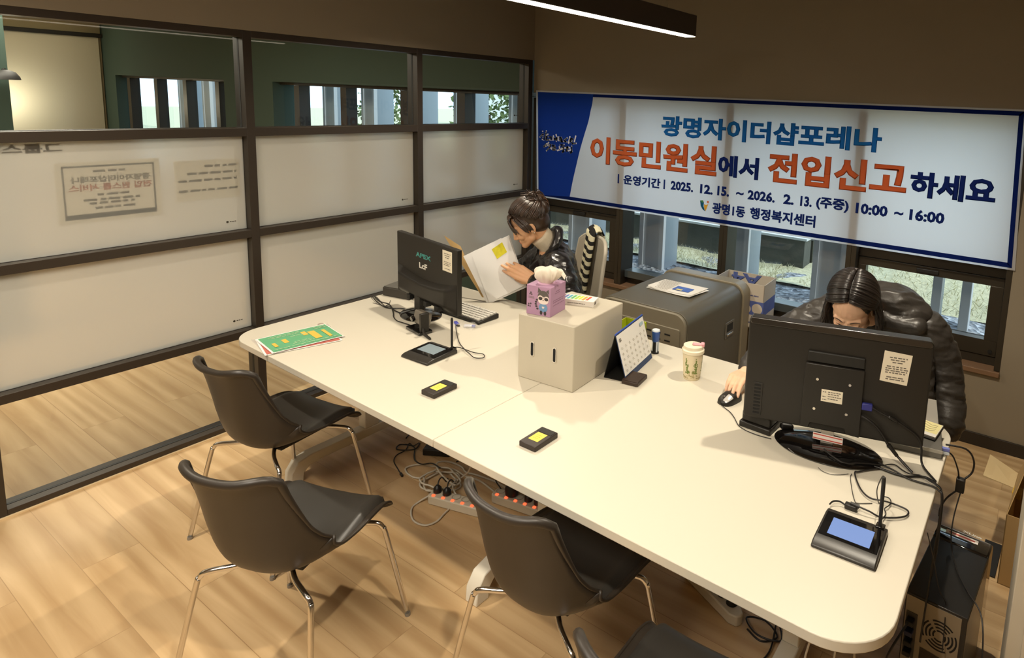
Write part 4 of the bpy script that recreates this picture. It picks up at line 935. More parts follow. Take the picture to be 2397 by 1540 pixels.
# --- dark box at the far left corner of the table
lp = thing('label_printer', 'low dark grey desktop device half hidden behind the left monitor', 'printer', (-2.925, 2.20, TZ), math.radians(12))
put(MB().box(-0.075, 0.11, -0.06, 0.07, 0.0, 0.05), 'housing', DGR, lp, bevel=0.006)
put(MB().box(-0.07, 0.10, -0.055, 0.06, 0.0505, 0.054), 'lid', M('mid_grey', '#5d5a54', 0.4), lp, bevel=0.003)
put(MB().lathe([(0.0, 0.0), (0.014, 0.0), (0.014, 0.03), (0.0, 0.03)], seg=18, cap=False).xf(Matrix.Translation((0.125, -0.03, 0.0))), 'roll', M('white_card', '#e6e0d6', 0.5), lp)

# --- black box under the right monitor's left end
cb = thing('card_scanner', 'low black box under the left end of the right monitor', 'scanner', (-0.745, 2.055, TZ), math.radians(-3))
put(MB().box(-0.062, 0.056, -0.048, 0.055, 0.0, 0.022), 'base', BLK, cb, bevel=0.004)
put(MB().box(-0.056, 0.052, -0.040, 0.050, 0.022, 0.060), 'housing', BLK, cb, bevel=0.006)
put(MB().caps((0.075, 0.02, 0.02), 0.012, (0.098, 0.035, 0.018), 0.010), 'cable_knot', CBL, cb)

# --- grey device with notepad at the right end
gd = thing('laptop_dock', 'flat grey desktop device at the right end of the table, behind the big monitor', 'device', (-0.272, 2.275, TZ), math.radians(9))
put(MB().box(-0.085, 0.085, -0.075, 0.105, 0.0, 0.032), 'housing', M('mid_grey', '#5d5a54', 0.4), gd, bevel=0.003)
put(MB().box(-0.086, 0.086, -0.0765, -0.074, 0.020, 0.031), 'front_strip', M('pale_strip', '#9a968c', 0.4), gd)
for z, c_ in ((0.022, 'usb_blue'), (0.010, 'pale_cap')): put(MB().box(0.085, 0.108, -0.045, -0.032, z - 0.005, z + 0.005), 'usb_plug', MATS[c_], gd, bevel=0.001)
nt_ = thing('notepad', 'small notepad with yellow scribbled sheet lying on the grey device', 'notepad', (-0.245, 2.325, TZ + 0.032), math.radians(-6))
put(MB().box(-0.05, 0.045, -0.06, 0.055, 0.0, 0.006), 'cover', GASKET, nt_, bevel=0.001)
put(MB().box(-0.048, 0.043, -0.052, 0.055, 0.006, 0.012), 'pages', PAPER, nt_)
put(MB().quad((-0.046, -0.03, 0.0123), (0.041, -0.03, 0.0123), (0.041, 0.054, 0.0123), (-0.046, 0.054, 0.0123)), 'yellow_sheet', M('pale_yellow', '#e6dca0', 0.7), nt_, smooth=0)
sc_b = MB()
for k in range(4): sc_b.tube(cr([(-0.03, -0.015 + k * 0.016, 0.0126), (-0.01, -0.008 + k * 0.017, 0.0126), (0.01, -0.016 + k * 0.016, 0.0126), (0.03, -0.006 + k * 0.014, 0.0126)], 5), 0.0006, 4)
put(sc_b, 'scribble', PRT, nt_)
wc = thing('name_card', 'white folded card standing at the right edge of the big monitor', 'card', (-0.262, 2.445, TZ), math.radians(10))
put(slab((-0.05, 0.0, 0.0), (0.045, 0.0, 0.0), (0.03, 0.03, 0.085), (-0.05, 0.03, 0.085), 0.001), 'front_leaf', PAPER, wc)
put(slab((-0.05, 0.06, 0.0), (0.045, 0.06, 0.0), (0.03, 0.031, 0.085), (-0.05, 0.031, 0.085), 0.001), 'rear_leaf', PAPER, wc)

# --- lime tray and papers behind the white box
lt = thing('desk_tray', 'lime green desk tray peeking out between the off-white box and the calendar', 'tray', (-1.50, 2.335, TZ), math.radians(4))
b = MB().box(-0.06, 0.05, -0.08, 0.08, 0.0, 0.004)
b.box(-0.06, -0.056, -0.08, 0.08, 0.0, 0.12).box(0.046, 0.05, -0.08, 0.08, 0.0, 0.12).box(-0.06, 0.05, 0.076, 0.08, 0.0, 0.12).box(-0.06, 0.05, -0.08, -0.076, 0.0, 0.12)
put(b, 'tray_body', M('lime_plastic', '#a9b51f', 0.35), lt)
cl_ = thing('clip_box', 'small clear and blue pot of clips behind the calendar\'s near end', 'pot', (-1.475, 2.215, TZ))
cl_.location = (-1.432, 2.225, TZ)
put(MB().lathe([(0.0, 0.0), (0.014, 0.0), (0.015, 0.05), (0.013, 0.05)], seg=20, cap=False), 'pot_body', M('pale_blue_plastic', '#a9bccb', 0.25), cl_)
put(MB().lathe([(0.0, 0.05), (0.011, 0.05), (0.009, 0.06), (0.0, 0.062)], seg=16, cap=False), 'lid', M('stamp_blue', '#2c4f94', 0.35), cl_)

# --- mouse
ms = thing('computer_mouse', 'black mouse with a silver button under the bent person\'s hand', 'mouse', (-0.915, 2.165, TZ), math.radians(-12))
def mousef(u, v):
    y = -0.056 + 0.112 * v; h = 0.034 * (1 - ((v - 0.58) / 0.62) ** 2) ** 0.6 + 0.003; wv_ = 0.030 * (1 - (abs(2 * v - 1)) ** 3.5) ** 0.45 + 0.002
    a = PI * u; return (-wv_ * math.cos(a), y, h * math.sin(a) ** 0.6)
put(MB().grid(mousef, 20, 24), 'mouse_body', BLK, ms, smooth=180)
put(MB().grid(lambda u, v: (lambda p: (p[0] * 1.01, p[1], p[2] * 1.015 + 0.0005))(mousef(0.55 + 0.27 * u, 0.06 + 0.30 * v)), 8, 10), 'button', M('silver_button', '#c9c6c2', 0.25, 0.3), ms, smooth=180)
put(MB().cyl((-0.004, -0.034, 0.026), (0.004, -0.034, 0.026), 0.006, seg=16), 'wheel', DGR, ms)
# ------------------------------------------------------------------ cables
def cable(name, label, pts, r, mat, n=7, cat='cable', group=None, ends=None):
    t = thing(name, label, cat, tuple(pts[0]), 0, group)
    b = MB().tube([tuple(V(p) - V(pts[0])) for p in cr(pts, n)], r, 8); put(b, 'wire', mat, t, smooth=180)
    if ends is not None:
        a, d = V(pts[-1]) - V(pts[0]), (V(pts[-1]) - V(pts[-2])).normalized()
        put(MB().tube([a, a + d * 0.025], [r * 2.4, r * 2.0], 10), 'plug', mat, t)
    return t
z = lambda L, dz=0.0: [(x, y, h + dz) for x, y, h in L]
cable('monitor_cable', 'thickest black cable of the bundle running from the oval base to the table\'s right edge', [(-0.367, 2.025, .727), (-0.333, 2.026, .727), (-0.294, 2.022, .727), (-0.256, 2.027, .727), (-0.226, 2.049, .727), (-0.199, 2.060, .727), (-0.17, 2.04, .727), (-0.150, 2.035, .70), (-0.145, 2.03, .55), (-0.150, 2.0, .44)], 0.0034, CBL)
cable('usb_cable', 'black cable looping twice beside the oval monitor base before the table edge', [(-0.365, 2.027, .727), (-0.341, 2.051, .729), (-0.324, 2.043, .731), (-0.29, 2.029, .733), (-0.246, 2.020, .727), (-0.211, 2.020, .727), (-0.182, 2.022, .727), (-0.158, 2.010, .726), (-0.146, 2.0, .70), (-0.148, 1.96, .5), (-0.15, 1.9, .3)], 0.0026, CBL)
cable('usb_cable', 'thin black cable with one raised curl beside the cable bundle at the table\'s right edge', [(-0.361, 2.026, .731), (-0.328, 2.036, .733), (-0.299, 2.076, .727), (-0.27, 2.058, .727), (-0.245, 2.038, .734), (-0.217, 2.049, .734), (-0.189, 2.036, .733), (-0.156, 2.022, .728), (-0.143, 2.01, .69), (-0.14, 1.97, .55)], 0.0018, CBL)
cable('pad_cable', 'black cable of the right signature pad looped on the table behind it', [(-0.333, 2.021, .727), (-0.358, 1.996, .727), (-0.382, 1.964, .727), (-0.391, 1.953, .727), (-0.375, 1.912, .727), (-0.348, 1.866, .727), (-0.319, 1.845, .727), (-0.282, 1.848, .731), (-0.25, 1.857, .727), (-0.221, 1.852, .727), (-0.213, 1.836, .727), (-0.22, 1.814, .727), (-0.243, 1.791, .727), (-0.277, 1.771, .727), (-0.304, 1.766, .735), (-0.332, 1.765, .738)], 0.0024, CBL, ends=1)
fb_ = thing('ferrite_bead', 'black ferrite bead on the right signature pad\'s cable', 'bead', (-0.352, 1.766, TZ)); put(MB().box(-0.020, 0.016, -0.009, 0.009, 0.0, 0.017), 'bead_body', BLK, fb_, bevel=0.004); put(MB().tube(cr([(-0.02, 0, 0.008), (-0.035, 0.0, 0.012), (-0.05, -0.012, 0.013), (-0.055, -0.03, 0.012)], 5), 0.0024, 8), 'lead', CBL, fb_)
cable('pen_cord', 'coiled black pen cord of the right signature pad', [(-0.262, 1.702, .885), (-0.275, 1.730, .87), (-0.292, 1.775, .80), (-0.290, 1.82, .735), (-0.29, 1.872, .727), (-0.274, 1.878, .727), (-0.265, 1.861, .727), (-0.266, 1.837, .729), (-0.273, 1.814, .729), (-0.265, 1.792, .727), (-0.27, 1.74, .735)], 0.0016, CBL)
cable('thin_wire', 'fine dark wire curling out from under the oval monitor base', [(-0.495, 1.917, .7225), (-0.478, 1.905, .7225), (-0.451, 1.904, .7225), (-0.429, 1.917, .7225), (-0.407, 1.94, .7225)], 0.0009, CBL)
cable('thin_wire', 'fine tan wire dropping towards the right signature pad', [(-0.399, 1.946, .7225), (-0.395, 1.918, .7225), (-0.372, 1.851, .7225), (-0.356, 1.813, .7225), (-0.345, 1.804, .7225), (-0.31, 1.829, .7225)], 0.0012, DGR)
cable('mouse_cable', 'thin black mouse cable running to the big monitor', [(-0.928, 2.112, .724), (-0.903, 2.095, .7235), (-0.874, 2.078, .7235), (-0.845, 2.050, .7235), (-0.80, 2.00, .7235), (-0.74, 1.985, .7235), (-0.68, 1.99, .7235)], 0.0016, CBL)
hbx = thing('usb_hub', 'small black usb hub hanging on cables off the table\'s right end', 'hub', (-0.120, 2.330, 0.595))
put(MB().box(-0.014, 0.014, -0.012, 0.012, -0.028, 0.022), 'hub_body', BLK, hbx, bevel=0.004)
put(MB().tube(cr([(-0.007, 0, 0.02), (-0.012, -0.02, 0.06), (-0.03, -0.055, 0.12), (-0.055, -0.06, 0.134)], 6), 0.0026, 8), 'cable', CBL, hbx)
put(MB().tube(cr([(0.008, 0, 0.02), (0.030, 0.01, 0.05), (0.030, 0.0, 0.10), (0.005, -0.03, 0.145), (-0.055, -0.05, 0.150)], 6), 0.0032, 8), 'cable', CBL, hbx)
put(MB().tube(cr([(-0.008, 0, -0.026), (-0.03, -0.08, -0.02), (-0.035, -0.22, 0.02), (-0.03, -0.30, 0.04)], 6), 0.003, 8), 'cable', CBL, hbx)
put(MB().tube(cr([(0.004, 0, -0.026), (-0.005, -0.05, -0.10), (0.0, -0.10, -0.16), (0.03, -0.2, -0.178), (0.07, -0.29, -0.176), (0.115, -0.36, -0.19), (0.13, -0.42, -0.3), (0.12, -0.45, -0.45)], 8), 0.0022, 8), 'cable', CBL, hbx)
cable('power_cable', 'black cable running straight from the left monitor base to the table\'s left edge', [(-3.03, 2.08, .60), (-3.018, 2.072, .70), (-2.985, 2.062, .727), (-2.90, 2.03, .727), (-2.80, 2.005, .726), (-2.752, 2.016, .726), (-2.719, 2.043, .726), (-2.673, 2.052, .726), (-2.642, 2.049, .726)], 0.0028, CBL)
cable('camera_cable', 'black cable sweeping in front of the left monitor base to the small grey camera', [(-3.035, 2.085, .58), (-3.02, 2.082, .70), (-2.973, 2.076, .727), (-2.8, 2.004, .732), (-2.757, 2.011, .732), (-2.690, 1.975, .726), (-2.640, 1.940, .726), (-2.586, 1.918, .726), (-2.536, 1.918, .726), (-2.473, 1.92, .726)], 0.0024, CBL)
cable('video_cable', 'short black cable crossing the table behind the left monitor base', [(-2.975, 2.07, .726), (-2.865, 2.025, .736), (-2.798, 2.028, .736), (-2.721, 1.998, .732), (-2.665, 1.995, .727)], 0.003, CBL)
cable('thin_wire', 'thin curled wire end at the table\'s far left edge', [(-2.874, 2.095, .724), (-2.832, 2.053, .724), (-2.819, 2.018, .7235), (-2.855, 2.018, .7235), (-2.907, 2.010, .7235)], 0.0013, CBL)
cable('pen_cord', 'thin black looped cord of the left signature pad', [(-2.084, 1.838, .742), (-2.085, 1.86, .735), (-2.076, 1.876, .727), (-2.052, 1.875, .727), (-2.0, 1.876, .727), (-1.96, 1.888, .727), (-1.935, 1.873, .727), (-1.931, 1.857, .727), (-1.96, 1.839, .727), (-2.013, 1.855, .729), (-2.065, 1.874, .731), (-2.136, 1.913, .727), (-2.239, 1.988, .727), (-2.325, 2.06, .727)], 0.0019, CBL)

# ------------------------------------------------------------------ power strips and cables on the floor
STRIP = M('strip_ivory', '#cfc6b2', 0.45); REDL = M('red_switch', '#c8452f', 0.3, emit='#ff5a34', es=2.2)
def strip(label, loc, rz, lit, plugs, n=5):
    t = thing('power_strip', label, 'power strip', loc, rz)
    L_ = 0.145
    put(MB().prism([(-L_, -0.022), (-L_ + 0.012, -0.03), (L_ - 0.03, -0.03), (L_ - 0.004, -0.016), (L_, 0.0), (L_ - 0.004, 0.016), (L_ - 0.03, 0.03), (-L_ + 0.012, 0.03), (-L_, 0.022)], 0.0, 0.042), 'strip_body', STRIP, t, bevel=0.005)
    for k in range(n):
        x = -0.115 + k * 0.05
        put(MB().lathe([(0.0, 0.0), (0.019, 0.0), (0.021, 0.002), (0.017, 0.002)], seg=22, cap=False).xf(Matrix.Translation((x, 0.010, 0.0418))), 'socket', DGR if not lit else M('socket_ivory', '#a89f8c', 0.6), t)
        if lit: put(MB().prism(rrect(x - 0.007, x + 0.007, -0.027, -0.014, 0.003), 0.0415, 0.0455), 'switch', REDL, t)
        if k in plugs:
            pg = put(MB().lathe([(0.0, 0.0), (0.0185, 0.0), (0.0185, 0.018), (0.012, 0.026), (0.007, 0.032), (0.0, 0.032)], seg=20, cap=False).xf(Matrix.Translation((x, 0.010, 0.044))), 'plug', CBL, t)
            put(MB().tube(cr([(x, 0.010, 0.070), (x - 0.005, 0.03, 0.088), (x - 0.02, 0.075, 0.07), (x - 0.03, 0.12, 0.02), (x - 0.05, 0.16, 0.006 - 0.0)], 6), 0.0033, 8), 'lead', CBL, pg)
    return t
strip('ivory power strip with five glowing red switches left of the middle chair\'s backrest', (-2.042, 1.822, 0), math.radians(14.5), True, (0, 1))
s2_ = strip('ivory power strip with glowing switches, behind the middle chair under the table edge', (-1.815, 1.985, 0), math.radians(9), True, (1, 3, 4))
s3_ = strip('ivory power strip with dark plugs under the right half of the table', (-0.862, 2.015, 0), math.radians(-24), False, (0, 1, 2, 3, 4))
put(MB().lathe([(0.0, 0.0), (0.03, 0.0), (0.032, 0.03), (0.022, 0.05), (0.0, 0.052)], seg=22, cap=False).xf(Matrix.Translation((-0.055, 0.010, 0.046))), 'adapter', CBL, s2_, bevel=0.004)
W = CBW
cable('extension_cord', 'white cord making an open loop in front of the lit power strip', [(-2.178, 1.80, .03), (-2.207, 1.73, .006), (-2.188, 1.684, .006), (-2.122, 1.643, .006), (-2.057, 1.651, .006), (-2.037, 1.697, .006), (-2.050, 1.747, .006), (-2.06, 1.785, .006)], 0.0042, W)
cable('extension_cord', 'white cord in a wide bend left of the coil under the table', [(-2.344, 1.861, .008), (-2.38, 1.845, .008), (-2.438, 1.851, .008), (-2.472, 1.877, .008), (-2.451, 1.924, .008), (-2.399, 1.953, .008), (-2.333, 1.981, .008), (-2.261, 2.004, .008), (-2.186, 1.998, .008), (-2.101, 2.012, .008), (-1.98, 1.99, .008)], 0.0042, W)
coil = []
for k in range(41):
    a = 2 * PI * k / 13.0; rr2 = 0.088 + 0.012 * math.sin(k * 1.7); coil.append((-2.232 + rr2 * math.cos(a), 1.885 + rr2 * 0.92 * math.sin(a), 0.008 + 0.0009 * k))
coil += [(-2.12, 1.86, .04), (-2.02, 1.83, .03)]
cable('extension_cord', 'coiled white cord heaped behind the lit power strip under the table', coil, 0.0042, W, n=4)
cable('extension_cord', 'white cord rising over the coil towards the second power strip', [(-2.12, 1.875, .05), (-2.172, 1.875, .055), (-2.25, 1.893, .060), (-2.317, 1.932, .055), (-2.324, 1.968, .05), (-2.306, 2.013, .03), (-2.245, 2.027, .02), (-2.199, 2.01, .02), (-2.138, 2.03, .015), (-2.029, 2.047, .012), (-1.95, 2.03, .02)], 0.0042, W)
cable('extension_cord', 'white cord hanging down from the table beam to the coil', [(-2.05, 2.0, .60), (-2.04, 1.95, .45), (-2.02, 1.90, .30), (-2.05, 1.90, .15), (-2.12, 1.91, .07)], 0.0036, W)
cable('black_cord', 'tangled black cord on the floor left of the white coil', [(-2.254, 1.90, .075), (-2.347, 1.93, .05), (-2.419, 1.928, .02), (-2.487, 1.941, .008), (-2.527, 1.966, .008), (-2.60, 2.02, .008), (-2.67, 1.99, .008), (-2.64, 1.95, .01), (-2.57, 2.0, .012), (-2.60, 2.06, .008)], 0.0032, CBL)
cable('black_cord', 'thin black cord with a small plug lying on the floor by the coil', [(-2.605, 2.058, .01), (-2.598, 2.016, .014), (-2.637, 2.022, .012), (-2.606, 1.975, .008), (-2.604, 1.92, .006), (-2.571, 1.878, .006), (-2.499, 1.847, .006), (-2.454, 1.83, .006)], 0.0026, CBL, ends=1)
cable('black_cord', 'black cord hung in the cable tray over the second power strip', [(-1.938, 1.983, .05), (-2.0, 2.01, .06), (-2.05, 2.06, .10), (-2.03, 2.08, .3), (-2.0, 2.05, .5)], 0.003, CBL)
adp = thing('power_adapter', 'black power adapter brick among the tangled cords under the table', 'adapter', (-2.46, 2.06, 0), math.radians(30))
put(MB().box(-0.07, 0.07, -0.03, 0.03, 0.0, 0.035), 'brick', BLK, adp, bevel=0.006); put(MB().tube(cr([(0.07, 0, 0.015), (0.11, 0.01, 0.008), (0.14, -0.03, 0.004), (0.12, -0.07, 0.004)], 5), 0.003, 8), 'lead', CBL, adp)
rl = random.Random(11)
cl2 = []
for k in range(46):
    a = 2 * PI * k / 9.0; r2 = 0.05 + 0.02 * rl.random(); cl2.append((-2.83 + r2 * math.cos(a), 2.17 + 0.7 * r2 * math.sin(a), 0.20 + 0.05 * math.sin(a * 0.37) + 0.10 * rl.random()))
cl2 = [(-2.95, 2.06, .60), (-2.93, 2.08, .45)] + cl2 + [(-2.80, 2.15, .06), (-2.75, 2.12, .006), (-2.70, 2.05, .006)]
cable('black_cord', 'bunch of black cord hanging under the table\'s left end', cl2, 0.0030, CBL, n=4)
cable('black_cord', 'single black cord dropping from the table\'s left end', [(-2.99, 2.09, .68), (-2.97, 2.10, .5), (-2.95, 2.06, .3), (-2.90, 2.06, .12), (-2.86, 2.1, .006)], 0.0026, CBL)
for k, (x, y) in enumerate(((-0.40, 1.62), (-0.36, 1.66), (-0.32, 1.60))):
    cable('white_lead', ['white lead hanging under the table\'s near right corner, beside the leg', 'white lead curving under the table\'s near right corner', 'white lead slanting under the table\'s near right corner, furthest from the leg'][k], [(x, y + 0.25, .62), (x + 0.02, y + 0.08, .5), (x - 0.01 + 0.03 * k, y, .3), (x + 0.02, y - 0.03, .12), (x + 0.05, y + 0.08, .01)], 0.003, W)
cable('black_cord', 'black cord piled on the floor right of the dark-plug power strip', [(-0.70, 1.95, .01), (-0.64, 1.93, .01), (-0.60, 1.98, .01), (-0.66, 2.02, .012), (-0.72, 1.99, .015), (-0.66, 1.94, .018), (-0.58, 1.96, .02), (-0.62, 2.03, .02), (-0.60, 1.90, .01), (-0.64, 1.78, .006), (-0.72, 1.62, .006)], 0.0032, CBL)
cable('white_hose', 'thick white cable arching up from the floor beside the computer tower', [(-0.03, 1.80, .006), (-0.035, 1.88, .08), (-0.02, 1.95, .15), (0.005, 1.99, .15), (0.02, 1.97, .07), (0.02, 1.92, .006)], 0.0085, W)

# ------------------------------------------------------------------ computer tower
pc = thing('computer_tower', 'black computer tower standing on the floor past the table\'s right end', 'computer', (-0.104, 2.155, 0), math.radians(-5))
PCB = M('pc_black', '#1d1b19', 0.3, spec=0.5); PCS = M('pc_steel', '#8f8778', 0.45, 0.5)
hw, hd, PH = 0.085, 0.215, 0.41
put(MB().box(-hw, hw, -hd, hd - 0.105, 0.012, PH), 'case', PCB, pc, bevel=0.003)
put(MB().prism([(hd - 0.105, 0.012), (hd, 0.02), (hd + 0.008, 0.2), (hd - 0.004, PH - 0.012), (hd - 0.03, PH + 0.004), (hd - 0.105, PH + 0.004)], -hw - 0.001, hw + 0.001, axis='x'), 'front_bezel', BLKG, pc, bevel=0.006, seg=3)
put(MB().box(hw - 0.0005, hw + 0.001, -hd + 0.004, hd - 0.1055, 0.02, PH - 0.01), 'side_panel', M('pc_side', '#6b5d4a', 0.3, 0.4), pc)
put(MB().box(-hw + 0.01, hw - 0.006, hd - 0.034, hd - 0.030, PH + 0.003, PH + 0.006), 'trim', SCRW, pc)
flat_text('brand_lettering', 'XLine', 0.06, 0.012, 0.0006, Matrix.Translation((-0.01, hd - 0.018, PH + 0.0025)) @ Matrix.Rotation(0.0, 4, 'Z'), M('white_ink', '#d8d4cc', 0.5), pc)
ws = put(MB().quad((-0.055, hd - 0.062, PH + 0.0046), (0.045, hd - 0.062, PH + 0.0046), (0.045, hd - 0.040, PH + 0.0046), (-0.055, hd - 0.040, PH + 0.0046)), 'warranty_sticker', MATS['warranty_white'], pc, smooth=0)
put(MB().quad((-0.045, hd - 0.055, PH + 0.0049), (0.035, hd - 0.055, PH + 0.0049), (0.035, hd - 0.047, PH + 0.0049), (-0.045, hd - 0.047, PH + 0.0049)), 'red_stripes', MATS['red_print'], ws, smooth=0)
rp_ = put(MB().box(-hw + 0.004, hw - 0.014, -hd - 0.002, -hd, 0.02, PH - 0.008), 'rear_plate', PCS, pc)
fan = MB(); fc = (0.018, PH - 0.095)
for r0, r1 in ((0.014, 0.019), (0.024, 0.029), (0.034, 0.039), (0.044, 0.049)):
    for s4 in range(4):
        a0 = math.radians(s4 * 90 + 8 + 35); n_ = 12; a1 = a0 + math.radians(74)
        pts = [(fc[0] + r1 * math.cos(a0 + (a1 - a0) * i / n_), fc[1] + r1 * math.sin(a0 + (a1 - a0) * i / n_)) for i in range(n_ + 1)] + [(fc[0] + r0 * math.cos(a1 - (a1 - a0) * i / n_), fc[1] + r0 * math.sin(a1 - (a1 - a0) * i / n_)) for i in range(n_ + 1)]
        for i in range(n_): fan.add([(pts[i][0], -hd - 0.0024, pts[i][1]), (pts[i + 1][0], -hd - 0.0024, pts[i + 1][1]), (pts[-i - 2][0], -hd - 0.0024, pts[-i - 2][1]), (pts[-i - 1][0], -hd - 0.0024, pts[-i - 1][1])], [(0, 1, 2, 3)])
put(fan, 'fan_grille', M('black_void', '#070605', 0.8), rp_, smooth=0, fix=False)
put(MB().quad((-0.03, -hd - 0.0025, 0.13), (0.060, -hd - 0.0025, 0.13), (0.060, -hd - 0.0025, PH - 0.165), (-0.03, -hd - 0.0025, PH - 0.158)), 'mesh_vent', M('vent_brown', '#33291d', 0.7, noise=(300, 0.7)), rp_, smooth=0)
put(MB().box(-hw + 0.008, -hw + 0.04, -hd - 0.004, -hd, PH - 0.21, PH - 0.06), 'port_panel', DGR, rp_)
for k in range(4): put(MB().box(-hw + 0.012, -hw + 0.034, -hd - 0.03, -hd - 0.003, PH - 0.09 - k * 0.034, PH - 0.075 - k * 0.034), 'plug', M('plug_navy', '#1d2547', 0.5) if k == 1 else GASKET, rp_, bevel=0.002)
put(MB().tube(cr([(-hw + 0.02, -hd - 0.03, PH - 0.08), (-hw + 0.0, -hd - 0.105, PH - 0.12), (-hw - 0.02, -hd - 0.08, 0.2), (-hw - 0.03, -hd - 0.04, 0.05)], 7), 0.0035, 8), 'lead', CBL, pc)
cable('thin_wire', 'thin black wire draped from the table edge across the computer tower\'s top', [(-0.158, 1.82, .70), (-0.14, 1.87, .60), (-0.12, 1.93, .47), (-0.10, 1.955, .415), (-0.095, 1.935, .38), (-0.09, 1.90, .30)], 0.0016, CBL)

# ------------------------------------------------------------------ carton on the floor, white cabinet at the right edge
CARD = M('brown_card', '#a98a5a', 0.8); CARDL = M('tan_card', '#cdb588', 0.8)
cbx = thing('cardboard_box', 'open brown cardboard box with one flap folded out, half hidden at the picture\'s right edge', 'box', (0.13, 2.93, 0), math.radians(-4))
x0, x1, y0, y1, h = -0.09, 0.16, -0.18, 0.20, 0.30
for nm_, b in (('side_wall', MB().box(x0, x0 + 0.004, y0, y1, 0, h)), ('side_wall', MB().box(x1 - 0.004, x1, y0, y1, 0, h)), ('end_wall', MB().box(x0, x1, y0, y0 + 0.004, 0, h)), ('end_wall', MB().box(x0, x1, y1 - 0.004, y1, 0, h)), ('bottom', MB().box(x0, x1, y0, y1, 0, 0.004))): put(b, nm_, CARD, cbx)
put(slab((x0, y0 + 0.22, h), (x0, y1 - 0.02, h), (x0 - 0.115, y1 + 0.0, h + 0.035), (x0 - 0.115, y0 + 0.20, h + 0.02), 0.003), 'flap', CARDL, cbx)
put(slab((x0, y0, h), (x0 + 0.002, y1, h), (x0 + 0.03, y1, h + 0.11), (x0 + 0.03, y0 + 0.16, h + 0.11), 0.003), 'flap', CARD, cbx)
put(MB().box(x0 - 0.002, x0 + 0.03, y0 + 0.18, y0 + 0.24, h - 0.02, h + 0.003), 'tape', M('amber_tape', '#c9a23a', 0.25), cbx)
bs = thing('floor_strip', 'flat black strip lying on the floor against the cardboard box', 'strip', (-0.005, 2.90, 0), math.radians(-3))
put(MB().box(-0.035, 0.03, -0.12, 0.12, 0, 0.006), 'strip', GASKET, bs, bevel=0.001)
wcab = thing('storage_cabinet', 'pale grey cabinet edge running down the lower right border of the picture', 'cabinet', (0.30, 2.09, 0))
put(MB().box(-0.24, 0.25, -0.19, 0.19, 0.0, 0.92), 'carcass', M('cabinet_pale', '#b5ad9c', 0.5, noise=(3, 0.05)), wcab, bevel=0.003)
put(MB().box(-0.205, 0.0, -0.202, -0.192, 0.03, 0.90), 'door', M('cabinet_pale', '#b5ad9c', 0.5), wcab, bevel=0.002)
put(MB().box(0.005, 0.245, -0.202, -0.192, 0.03, 0.90), 'door', M('cabinet_pale', '#b5ad9c', 0.5), wcab, bevel=0.002)

# ------------------------------------------------------------------ grey rolling cabinet by the window, papers and carton on it
CG = M('cabinet_grey', '#585347', 0.42, spec=0.45, bump=(600, 0.02)); CGL = M('cabinet_olive', '#817864', 0.45); CGF = M('cabinet_front', '#77705f', 0.45, noise=(3, 0.03))
lc = thing('charging_cabinet', 'big dark grey cabinet with rounded edges and slotted front beside the window', 'cabinet', (-1.765, 3.28, 0), math.radians(-1))
zt_, xw, yd = 0.735, 0.285, 0.40
def rtop(x, zt2, r=0.07, z0=0.06): return [(-x, z0), (x, z0)] + [(x - r + r * math.cos(a), zt2 - r + r * math.sin(a)) for a in [PI / 2 * i / 8 for i in range(9)]] + [(-x + r - r * math.sin(a), zt2 - r + r * math.cos(a)) for a in [PI / 2 * i / 8 for i in range(9)]]
put(MB().prism(rtop(xw, zt_), -yd + 0.02, yd - 0.10, axis='y'), 'carcass', CG, lc, bevel=0.003)
put(MB().prism(rtop(xw - 0.004, zt_ - 0.004), -yd, -yd + 0.022, axis='y'), 'front_frame', CGF, lc, bevel=0.006)
put(MB().prism(rtop(xw + 0.012, zt_ + 0.012, 0.08), yd - 0.10, yd, axis='y'), 'rear_cap', CGL, lc, bevel=0.006)
dr = put(MB().prism(rrect(-xw + 0.03, xw - 0.035, 0.12, zt_ - 0.085, 0.01), -yd - 0.008, -yd + 0.002, axis='y'), 'door', CGF, lc, bevel=0.002)
sl_ = MB()
for r in range(7):
    for c in range(7): sl_.box(-0.20 + c * 0.06, -0.165 + c * 0.06, -yd - 0.0092, -yd - 0.007, zt_ - 0.13 - r * 0.035, zt_ - 0.122 - r * 0.035)
put(sl_, 'slots', M('black_void', '#070605', 0.8), dr)
hd_ = put(MB().prism(rrect(0.08, 0.20, 0.46, 0.56, 0.008), xw + 0.0005, xw + 0.004, axis='x').xf(Matrix.Identity(4)), 'handle_plate', M('handle_grey', '#6f6a60', 0.35, 0.3), lc, bevel=0.002)
put(MB().box(xw + 0.004, xw + 0.010, 0.10, 0.18, 0.475, 0.487), 'pull', SCRW, hd_, bevel=0.002); put(MB().box(xw + 0.0036, xw + 0.0046, 0.10, 0.18, 0.50, 0.545), 'recess', GASKET, hd_)
put(MB().box(xw - 0.002, xw + 0.004, yd - 0.10, yd - 0.055, 0.06, zt_ - 0.08), 'light_strip', M('strip_beige', '#a79d88', 0.5), lc)
for sx in (-1, 1):
    for sy in (-1, 1): put(MB().cyl((sx * (xw - 0.06) - 0.015, sy * (yd - 0.09), 0.035), (sx * (xw - 0.06) + 0.015, sy * (yd - 0.09), 0.035), 0.035, seg=20), 'caster', GASKET, lc)
